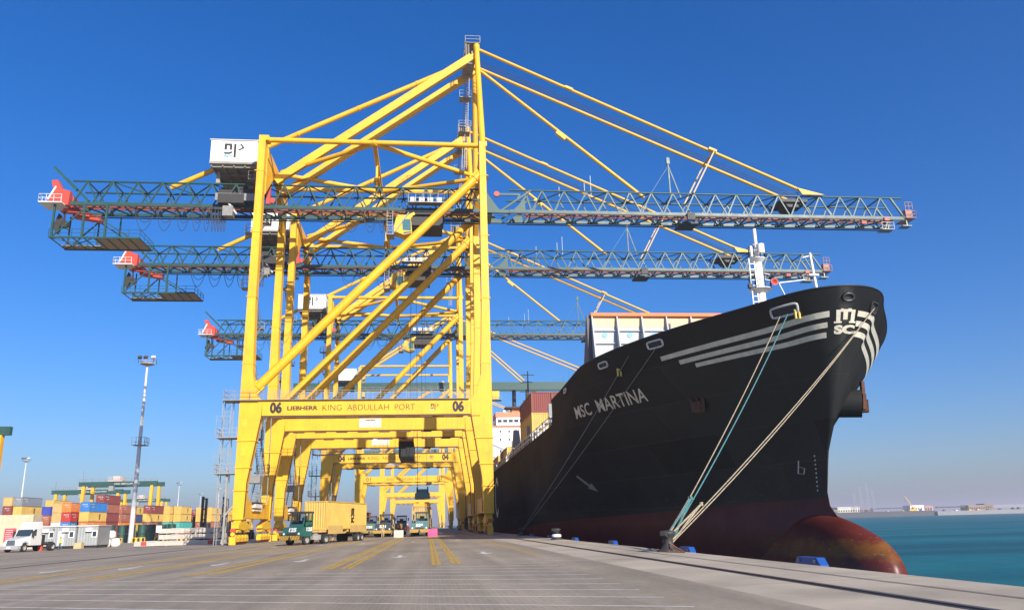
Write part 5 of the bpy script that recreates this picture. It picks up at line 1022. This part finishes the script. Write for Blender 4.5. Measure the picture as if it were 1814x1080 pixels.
def rtg(x0, x1, y, zt, label, depth=7.5):
    e = empty('yard_gantry_crane', ((x0+x1)/2, y, GY), 0, label, 'gantry crane', 'rubber-tyred gantry cranes in the yard'); hw = (x1-x0)/2; H = zt-GY
    for x in (-hw+.6, hw-.6):
        for dy in (0, depth): mb = MB(); mb.hexa([(x-.45,dy-.9+(-.8 if dy == 0 else .8),1.4),(x+.45,dy-.9+(-.8 if dy == 0 else .8),1.4),(x+.45,dy+.3+(-.8 if dy == 0 else .8),1.4),(x-.45,dy+.3+(-.8 if dy == 0 else .8),1.4)], [(x-.5,dy-.6,H-1.6),(x+.5,dy-.6,H-1.6),(x+.5,dy+.6,H-1.6),(x-.5,dy+.6,H-1.6)]); mb.build('leg', YEL, e)
        mb = MB(); mb.box(x-.5,x+.5,-2.4,depth+2.4,.95,1.6); mb.build('sill', YEL, e)
        for dy in (-1.4, 1.2, depth-1.2, depth+1.4): mb = MB(); mb.lathe([(0,-.3),(.7,-.3),(.75,0),(.7,.3),(0,.3)], (x,dy,.75), 14, 'x'); mb.build('wheel', RUB, e)
    for dy in (0, depth): mb = MB(); mb.box(-hw-1.2,hw+1.2,dy-.5,dy+.5,H-1.6,H); g_ = mb.build('girder', GRND, e)
    lettering('KING ABDULLAH PORT', (hw*.25,-.52,H-1.1), (1,0,0), (0,0,1), .6, LOGOW, g_, 0, 9)
    mb = MB(); mb.box(-1-hw*.2,4-hw*.2,-.8,depth+.8,H+.05,H+.5); mb.box(-hw*.2,2.6-hw*.2,1,depth-1,H+.5,H+2.1); mb.rail([(-1-hw*.2,-.8,H+.5),(4-hw*.2,-.8,H+.5)], 1.2, 1, .06); mb.build('trolley', M('trolley_pale', (.55,.45,.40), .6, var=.2), e)
    mb = MB(); mb.box(-.4-hw*.2,1.2-hw*.2,-1.2,.6,H-3.4,H-1.65); mb.build('operator_cab', M('rtg_cab', (.3,.3,.28), .4), e)
    mb = MB(); mb.rail([(-hw-1.2,-.5,H),(hw+1.2,-.5,H)], 1.1, 2.4, .05); mb.bar((-hw,0,H),(-hw,0,H+4),.12); mb.build('rail', GREYP, e)
    return e
rtg(-128,-102.5,308,20.2,'tall yellow gantry crane with green girder, nearest behind the lamp mast',8); rtg(-153,-127.5,343,19.2,'yellow gantry crane to the left, over the grey and orange stacks',8); rtg(-171,-148,462,19.8,'small distant gantry crane right of the lamp mast',8)
rtg(-105.3,-79.3,147,21.4,'gantry crane cut by the left edge of the view',7.5)
def light_mast(loc, h, label, gal=True):
    e = empty('light_mast', loc, 0, label, 'light mast', 'high floodlight masts')
    mb = MB(); mb.lathe([(.50,0),(.45,h*.25),(.37,h*.5),(.28,h*.78),(.22,h)], n=14, crisp=False); mb.build('pole', M('mast_galvanised', (.58,.59,.58), .6, var=.06), e)
    mb = MB(); mb.lathe([(.3,h-.35),(1.5,h),(1.5,h+.12),(.2,h+.12)], n=10); mb.rail([(-1.5,-1,h+.12),(1.5,-1,h+.12),(1.5,1,h+.12),(-1.5,1,h+.12),(-1.5,-1,h+.12)], 1.0, 1.3, .035); mb.build('head_frame', M('head_rust', (.42,.33,.26), .7, var=.2), e)
    for x in (-1.3, -.1, 1.5): mb = MB(); mb.hexa([(x-.4,-1.3,h+1.2),(x+.4,-1.3,h+1.2),(x+.4,-.9,h+1.0),(x-.4,-.9,h+1.0)], [(x-.4,-1.2,h+1.65),(x+.4,-1.2,h+1.65),(x+.4,-.8,h+1.5),(x-.4,-.8,h+1.5)]); mb.build('floodlight', M('lamp_glass', (.8,.8,.78), .15) if x > 1 else DARK, e)
    if gal: mb = MB(); z = h*.53; mb.box(-1.2,1.4,-1.3,1.3,z,z+.1); mb.rail([(-1.2,-1.3,z+.1),(1.4,-1.3,z+.1),(1.4,1.3,z+.1)], 1.5, .8, .04); mb.build('service_gallery', GREYP, e)
light_mast((-60.2,170,GY), 36.9, 'tall grey floodlight mast rising before the container stacks')
for x, y, h, lb in ((-190,393,36,'thin distant floodlight mast at far left, over the stacks'), (-186,614,36,'small distant floodlight mast right of the tall one'), (-223,806,36,'faint floodlight mast left of the nearest crane'), (-182,712,36,'faint floodlight mast close beside the crane lift tower')): light_mast((x,y,GY), h, lb, False)
light_mast((-38,420,GY), 36, 'floodlight mast seen through the portal openings', False)
# precast beams
for lv in range(3):
    for row in range(2):
        x0 = -40.2 if lv == 0 else -37.0; z = GY+.12+.82*lv; y = 115+row*1.2
        mb = MB(); mb.box(x0,-28.4,y,y+1.0,z,z+.62)
        for xx in np.arange(x0+1.6, -29, 3.0): mb.box(float(xx),float(xx)+1.1,y-.05,y,z+.5,z+.66)
        o = mb.build('precast_beam', CONC); tag(o, f'long white precast beam, {("lowest","middle","top")[lv]} layer of the pile, {("front","rear")[row]} row', 'beam', 'precast beams piled beside the crane leg')
        if lv == 0 and row == 0:
            for xx in (-39.3, -30.4): mb = MB(); mb.box(xx,xx+.75,y-.02,y-.004,z+.06,z+.58); mb.build('red_marking', RED, o)
    for xx in (-36, -33, -30): mb = MB(); mb.box(xx,xx+.15,114.9,117.2,GY+.01+.82*lv,GY+.11+.82*lv); tag(mb.build('timber_bearer', M('timber', (.35,.22,.07), .85, var=.2)), f'yellow-brown timber bearer, {("left","middle","right")[(-36,-33,-30).index(xx)]} one under the {("lowest","middle","top")[lv]} beam layer', 'timber', 'timber bearers between the precast beams')
# cabins
CABG = M('cabin_grey', (.30,.315,.31), .55, var=.08, streak=.15, dirt=(.3,.25,.18))
def cabin(x, y, L_, rz, label, door=True):
    e = empty('site_cabin', (x,y,GY+.38), rz, label, 'cabin', 'grey site cabins')
    mb = MB(); corr(mb, (0,0),(L_,0),0,2.6,(0,-1),int(L_*3),.03); mb.box(0,L_,.06,6.0,.0,2.6); mb.build('wall', CABG, e)
    mb = MB(); mb.box(-.08,L_+.08,-.15,6.1,2.61,2.75); mb.build('roof', M('cabin_roof', (.6,.6,.57), .6), e)
    mb = MB(); mb.box(L_*.7,L_*.7+.7,-.05,.05,1.1,2.0); wf = mb.build('window_frame', WHT, e); mb = MB(); mb.box(L_*.7+.1,L_*.7+.6,-.06,-.052,1.2,1.9); mb.build('pane', GLASS, wf)
    if door: mb = MB(); mb.box(L_*.2,L_*.2+.85,-.045,.03,.02,2.05); d_ = mb.build('door', M('cabin_door', (.50,.52,.52), .5), e); mb = MB(); mb.box(L_*.2+.7,L_*.2+.76,-.09,-.05,1.0,1.1); mb.build('handle', DARK, d_)
    mb = MB(); mb.box(.1,L_-.1,.3,5.8,-.34,-.01); mb.build('skid', DARK, e)
    mb = MB(); mb.box(L_*.42,L_*.42+.8,-.4,-.05,1.9,2.4); mb.build('air_conditioner', WHT, e)
cabin(-55.0,118.6,2.75,R(3),'left grey site cabin, behind the white truck'); cabin(-52.1,118,2.85,R(0),'grey site cabin in the middle of the row of three'); cabin(-49.1,118.4,2.6,R(6),'right grey site cabin, beside the white bulk bags', False)
mb = MB(); mb.box(-68,-56.8,126,128.6,GY,GY+2.6); tag(mb.build('site_container', CM['beige']), 'beige flat-sided storage unit at far left behind the white truck', 'container')
mb = MB(); mb.box(-72,-59.6,127.6,130.4,GY+2.6,GY+5.0); tag(mb.build('site_container', CM['beige']), 'upper beige storage unit at far left edge', 'container')
o = MB(); o.box(-55.0,-53.6,110.6,110.7,GY+.9,GY+2.9); o.box(-54.9,-54.8,110.61,110.69,GY,GY+.9); o.box(-53.8,-53.7,110.61,110.69,GY,GY+.9); nb = o.build('notice_board', M('notice_red', (.55,.06,.08), .6)); tag(nb, 'red notice board with white lines at far left', 'notice board')
for k in range(8): mb = MB(); mb.box(-54.85,-53.75-.2*(k%3),110.585,110.598,GY+.95+.24*k,GY+1.0+.24*k); mb.build('text_line', LOGOW, nb)
# bulk bags, drums, barriers, blue tarp crate, poles
BAG = M('bulk_bag', (.72,.70,.68), .9, var=.12, bump=.8, bscale=4)
for k, (x, y, z, s_) in enumerate(((-48.9,126,1.25,.85),(-47.5,126.3,1.25,.9),(-46.2,124.6,0,1.0),(-47.7,125.2,0,.95))):
    mb = MB(); pr = [(0,0),(.55,0),(.68,.3),(.66,.75),(.52,1.1),(.25,1.22),(0,1.2)]; mb.lathe([(r*s_,h_*s_) for r, h_ in pr], (x,y,GY+z), 10, 'z', False); mb.v = [(a_+random.uniform(-.05,.05),b_+random.uniform(-.05,.05),c_) for a_,b_,c_ in mb.v]
    tag(mb.build('bulk_bag', BAG), ('upper left white bulk bag beside the right cabin','upper right white bulk bag beside the right cabin','white bulk bag sitting on the ground nearest the lamp mast','white bulk bag half hidden under the stacked ones')[k], 'bag', 'white bulk bags')
mb = MB(); mb.box(-49.6,-46.9,125.6,127.2,GY,GY+1.25); tag(mb.build('pallet_crate', M('crate_grey', (.28,.25,.24), .8, var=.25)), 'grey-brown crate stack carrying two bulk bags', 'crate')
mb = MB(); mb.box(-50.3,-49.2,120.2,121.2,GY,GY+1.1); tag(mb.build('wrapped_pallet', M('wrap_bluewhite', (.45,.55,.65), .5, var=.25, scale=3)), 'blue and white wrapped pallet below the right cabin', 'pallet')
mb = MB(); mb.box(-48.9,-47.9,117.0,117.9,GY,GY+.8); tag(mb.build('sand_box', M('sand_tan', (.5,.38,.2), .9, var=.2)), 'tan box heap at the foot of the right cabin', 'box')
for k in range(7):
    x = -66.5+2.05*k; e = empty('storage_drum', (x,176+.6*(k%2),GY), 0, f'dark green drum stack, {ords[k]} from the left behind the lamp mast', 'drum', 'dark green drums behind the lamp mast')
    for j in range(2): mb = MB(); mb.lathe([(0,0),(.92,0),(.92,.1),(.86,.15),(.86,1.6),(.92,1.65),(.92,1.75),(0,1.75)], (0,0,1.8*j), 14); mb.build('drum', GRND, e)
for k in range(5):
    x = -62.5+4.4*k; e = empty('striped_barrier', (x,168.4,GY), 0, f'yellow and black striped barrier, {ords[k]} from the left around the lamp mast', 'barrier', 'striped barriers around the lamp mast')
    mb = MB(); mb.prism([(-.3,0),(.3,0),(.12,.4),(.1,1.0),(-.1,1.0),(-.12,.4)], -1.3, 1.3, 'x'); mb.build('block', YEL2, e)
    for j in range(3): mb = MB(); mb.box(-1.0+.9*j,-.55+.9*j,-.325,-.305,.05,.9); mb.build('black_band', BLK, e)
e = empty('sign_post', (-40.6,126,GY), 0, 'white notice on a thin post left of the precast beams', 'sign'); mb = MB(); mb.tube((0,0,0),(0,0,3.4),.05,8); mb.build('post', GREYP, e); mb = MB(); mb.box(-.38,.38,-.1,-.06,1.9,2.9); mb.build('panel', WHT, e); mb = MB(); mb.box(-.25,.25,-.12,.05,3.0,3.5); mb.build('beacon', DARK, e)
# reach-stacker masts behind the beams
for k, (x, y) in enumerate(((-44.3,163),(-41.0,166),(-37.8,168))):
    e = empty('lift_truck', (x,y,GY), 0, f'dark lift truck with raised twin mast, {("left","middle","right")[k]} one beyond the precast beams', 'lift truck', 'lift trucks with tall masts')
    for dx in (-.55, .15): mb = MB(); mb.box(dx,dx+.4,0,.5,.5,8.6 if dx < 0 else 8.2); mb.build('mast_rail', DARK, e)
    mb = MB()
    for z in (2,4,6,8): mb.box(-.5,.5,.1,.3,z,z+.25)
    mb.build('cross_member', DARK, e)
    mb = MB(); mb.box(-1.3,1.3,.8,4.8,.7,2.0); mb.prism([(1.2,2.0),(3.2,2.0),(3.0,3.5),(1.5,3.5)], -.7, .7, 'x'); mb.build('chassis', DARK, e)
    for x_, so in ((-1.25,-1),(1.25,1)):
        for y_ in (1.2, 4.2): wheel_pair(e, x_, y_, .75, .5, so)
# white road tractor
def road_truck(loc, rz):
    e = empty('road_truck', loc, rz, 'white bonneted road tractor parked by the grey cabins', 'truck'); W_ = M('truck_white', (.60,.60,.58), .35, var=.06, coat=.3, streak=.1)
    mb = MB(); mb.hexa([(-.95,.35,.75),(.95,.35,.75),(1.05,2.2,.75),(-1.05,2.2,.75)], [(-.72,.45,1.5),(.72,.45,1.5),(.95,2.2,1.85),(-.95,2.2,1.85)]); hd = mb.build('bonnet', W_, e)
    mb = MB(); mb.hexa([(-.58,.33,.8),(.58,.33,.8),(.58,.36,.8),(-.58,.36,.8)], [(-.5,.42,1.42),(.5,.42,1.42),(.5,.45,1.42),(-.5,.45,1.42)]); mb.build('grille', M('grille_grey', (.16,.17,.18), .4, metal=.4), hd)
    for x in (-.82, .82): mb = MB(); mb.tube((x,.42,1.05),(x*.98,.34,1.05),.15,10); mb.build('headlight', M('lamp_glass', (.8,.8,.78), .15), hd)
    mb = MB(); mb.hexa([(-1.22,.1,.35),(1.22,.1,.35),(1.22,.6,.35),(-1.22,.6,.35)], [(-1.2,.15,.75),(1.2,.15,.75),(1.2,.6,.75),(-1.2,.6,.75)]); bp_ = mb.build('bumper', M('bumper_grey', (.33,.34,.35), .5), e); mb = MB(); mb.box(-.26,.26,.085,.098,.48,.62); mb.build('number_plate', WHT, bp_)
    for sx_ in (-1, 1): mb = MB(); mb.prism([(.55,.75),(.75,1.2),(1.3,1.35),(1.85,1.2),(2.1,.75),(1.9,.75),(1.7,1.05),(1.3,1.18),(.9,1.05),(.75,.75)], *sorted((sx_*.86, sx_*1.22)), 'x'); mb.build('mudguard', W_, e)
    c = MB(); c.hexa([(-1.15,2.2,.75),(1.15,2.2,.75),(1.15,4.1,.75),(-1.15,4.1,.75)], [(-1.15,2.2,1.85),(1.15,2.2,1.85),(1.15,4.1,1.85),(-1.15,4.1,1.85)])
    for x in (-1.12, 1.02): c.hexa([(x,2.2,1.85),(x+.1,2.2,1.85),(x+.1,2.32,1.85),(x,2.32,1.85)], [(x,2.65,2.65),(x+.1,2.65,2.65),(x+.1,2.78,2.65),(x,2.78,2.65)]); c.box(x,x+.1,3.2,4.1,1.85,2.65)
    c.hexa([(-1.12,2.62,2.65),(1.12,2.62,2.65),(1.15,4.1,2.65),(-1.15,4.1,2.65)], [(-.95,3.2,3.55),(.95,3.2,3.55),(1.0,4.1,3.6),(-1.0,4.1,3.6)]); c.box(-1.12,1.12,4.0,4.1,1.85,2.65); K = c.build('cab', W_, e)
    mb = MB(); mb.add([(-1.02,2.24,1.87),(1.02,2.24,1.87),(1.0,2.66,2.63),(-1.0,2.66,2.63)], [(0,1,2,3)]); mb.build('windscreen', GLASS, K)
    for x in (-1.125, 1.125): mb = MB(); mb.add([(x,2.4,1.9),(x,3.15,1.9),(x,3.15,2.6),(x,2.75,2.6)], [(0,1,2,3)]); mb.build('side_window', GLASS, K); mb = MB(); mb.box(min(x,x*1.28),max(x,x*1.28),2.3,2.4,1.75,2.5); mb.build('mirror', DARK, K)
    mb = MB()
    for x in (-.42, .3): mb.box(x,x+.12,4.1,7.4,.7,.95)
    mb.box(-.9,.9,5.6,6.6,1.0,1.12); mb.tube((-.9,4.25,.7),(-.9,4.25,3.2),.09,8); mb.box(-1.1,-.6,4.2,5.2,.5,1.0); mb.box(.5,1.0,4.3,4.9,.9,2.0); mb.build('chassis', DARK, e)
    for x, so in ((-1.02,-1),(1.02,1)): wheel_pair(e, x, 1.3, .52, .3, so)
    for x, so in ((-.95,-1),(.95,1)): wheel_pair(e, x, 6.2, .52, .6, so)
road_truck((-50.4,102.6,gz(-50)), R(-13))
e = empty('post', (-51.8,101.6,GY), 0, 'short yellow and black post at the left edge by the white truck', 'post'); mb = MB(); mb.tube((0,0,0),(0,0,1.2),.14,10); mb.build('tube', YEL2, e); mb = MB(); mb.tube((0,0,.4),(0,0,.65),.145,10); mb.build('black_band', BLK, e)
mb = MB(); mb.lathe([(0,0),(.28,0),(.3,.1),(.28,.8),(.1,.95),(0,.95)], (-48.9,107.5,GY), 12); tag(mb.build('fire_extinguisher', RED), 'red fire extinguisher trolley by the rear of the white truck', 'extinguisher')

# ================================================================== FAR SHORE ACROSS THE BASIN
SAND = M('shore_sand', (.24,.18,.12), .9, var=.2, scale=.02); FDARK = M('shore_quay_wall', (.07,.075,.08), .9, var=.2, scale=.05)
m_ = MB(); m_.add([(430,1150,-3.5),(2600,1150,-3.5),(2600,1600,2.5),(430,1600,2.5),(430,1180,2.0),(2600,1180,2.0)], [(0,1,5,4),(4,5,2,3)]); tag(m_.build('far_shore', SAND), kind='structure')
def far(name, x0, x1, y0, y1, z0, z1, mat, label, cat, roof=0):
    mb = MB(); mb.box(x0,x1,y0,y1,z0,z1); o = mb.build(name, mat); tag(o, label, cat)
    if roof: mb = MB(); mb.box(x0-1,x1+1,y0-1,y1+1,z1,z1+roof); mb.build('roof', WHT, o)
    return o
far('quay_wall', 560,742,1095,1150,-3,4.5,FDARK,'dark quay wall on the far shore beside the ship stem','wall')
far('barge', 742,905,1090,1125,-3,3.0,M('barge_grey', (.22,.22,.22), .6, var=.1, scale=.1),'long pale grey barge moored at the far shore','barge')
for x0, x1, z1, mt, lb in ((632,668,12,OFFW,'cream long building with white roof on the far shore'),(606,632,9,SAND,'low sand-coloured shed at the left of the far shore'),(668,690,8,BRN,'brown shed next to the cream building on the far shore'),(752,775,13,WHT,'white site block behind the barge'),(776,790,12,M('rusty_block', (.42,.24,.2), .8),'rust-red site block behind the barge'),(850,878,11,M('far_brown', (.28,.20,.15), .8),'brown flat building on the far shore, right part'),(878,893,13,SAND,'tan square building on the far shore, right part')):
    o = far('shore_building', x0,x1,1170,1190,0,z1,mt,lb,'building',.8 if mt is OFFW else 0)
    for k in range(int((x1-x0)/4)): mb = MB(); mb.box(x0+1+4*k,x0+3+4*k,1169.8,1170,z1*.45,z1*.7); mb.build('window', GLASS, o)
far('conveyor', 690,752,1175,1179,8.5,10,FDARK,'dark horizontal conveyor between the far shore sheds','conveyor'); far('conveyor', 800,850,1175,1179,8,10,FDARK,'dark pipeline left of the brown flat building','conveyor'); far('storage_bank', 893,960,1178,1190,6,10.5,M('bank_grey', (.25,.26,.28), .8),'grey bank right of the tan square building','bank')
e = empty('mobile_crane', (735,1140,3), 0, 'yellow mobile crane with raised boom on the far shore', 'crane'); mb = MB(); mb.box(-5,7,-2,2,1.2,4); mb.box(2,6,-1.8,1.8,4,7); mb.build('body', YEL2, e); mb = MB(); mb.bar((3,0,5),(-9,0,23),1.0,1.3); mb.build('boom', CHEV, e); mb = MB(); mb.lathe([(0,-1),(1.2,-1),(1.2,1),(0,1)], (-4,0,1.2), 10, 'y'); mb.lathe([(0,-1),(1.2,-1),(1.2,1),(0,1)], (5,0,1.2), 10, 'y'); mb.build('wheel', RUB, e)
mb = MB(); mb.bar((-9,0,23),(-9,0,14),.25); mb.build('hook_line', DARK, e)
for k, x in enumerate((657,668,679,688)):
    mb = MB(); hh = (34,40,46,38)[k]
    for dx in (0, 3):
        mb.bar((x+dx,1165,3),(x+dx,1165,hh),.5)
    for j in range(int(hh/5)): mb.bar((x,1165,3+5*j),(x+3,1165,8+5*j),.35)
    tag(mb.build('lattice_tower', M('tower_haze', (.30,.31,.34), .8)), f'faint lattice tower on the far shore, {ords[k]} from the left', 'tower', 'lattice towers on the far shore')
for k in range(14):
    x = 700+18.0*k+random.uniform(-5,5); mb = MB(); w_ = random.uniform(3,7); h_ = random.uniform(2.5,5); mb.box(x,x+w_,1140,1146,2.0,2+h_*.6); mb.prism([(x+.5,2+h_*.6),(x+w_*.6,2+h_*.6),(x+w_*.5,2+h_),(x+.8,2+h_)], 1141, 1145, 'y')
    tag(mb.build('parked_machine', random.choice([BRN, YEL2, WHT, FDARK, RUSTY])), f'small parked machine on the far shore, {ords[k]} from the left', 'machine', 'machines along the far shore')

# ================================================================== HAZE: the dusty air over the harbour
hz = bpy.data.materials.new('haze_air'); hz.use_nodes = True; n_ = hz.node_tree.nodes; n_.remove(n_['Principled BSDF'])
pv = n_.new('ShaderNodeVolumePrincipled'); pv.inputs['Color'].default_value = (.93,.87,.92,1); pv.inputs['Density'].default_value = .00028; pv.inputs['Anisotropy'].default_value = .2
hz.node_tree.links.new(pv.outputs[0], n_['Material Output'].inputs['Volume'])
mb = MB(); mb.box(-5000, 13000, -700, 13000, -10.5, 82); tag(mb.build('haze', hz), 'thin dusty haze over the harbour', kind='stuff')
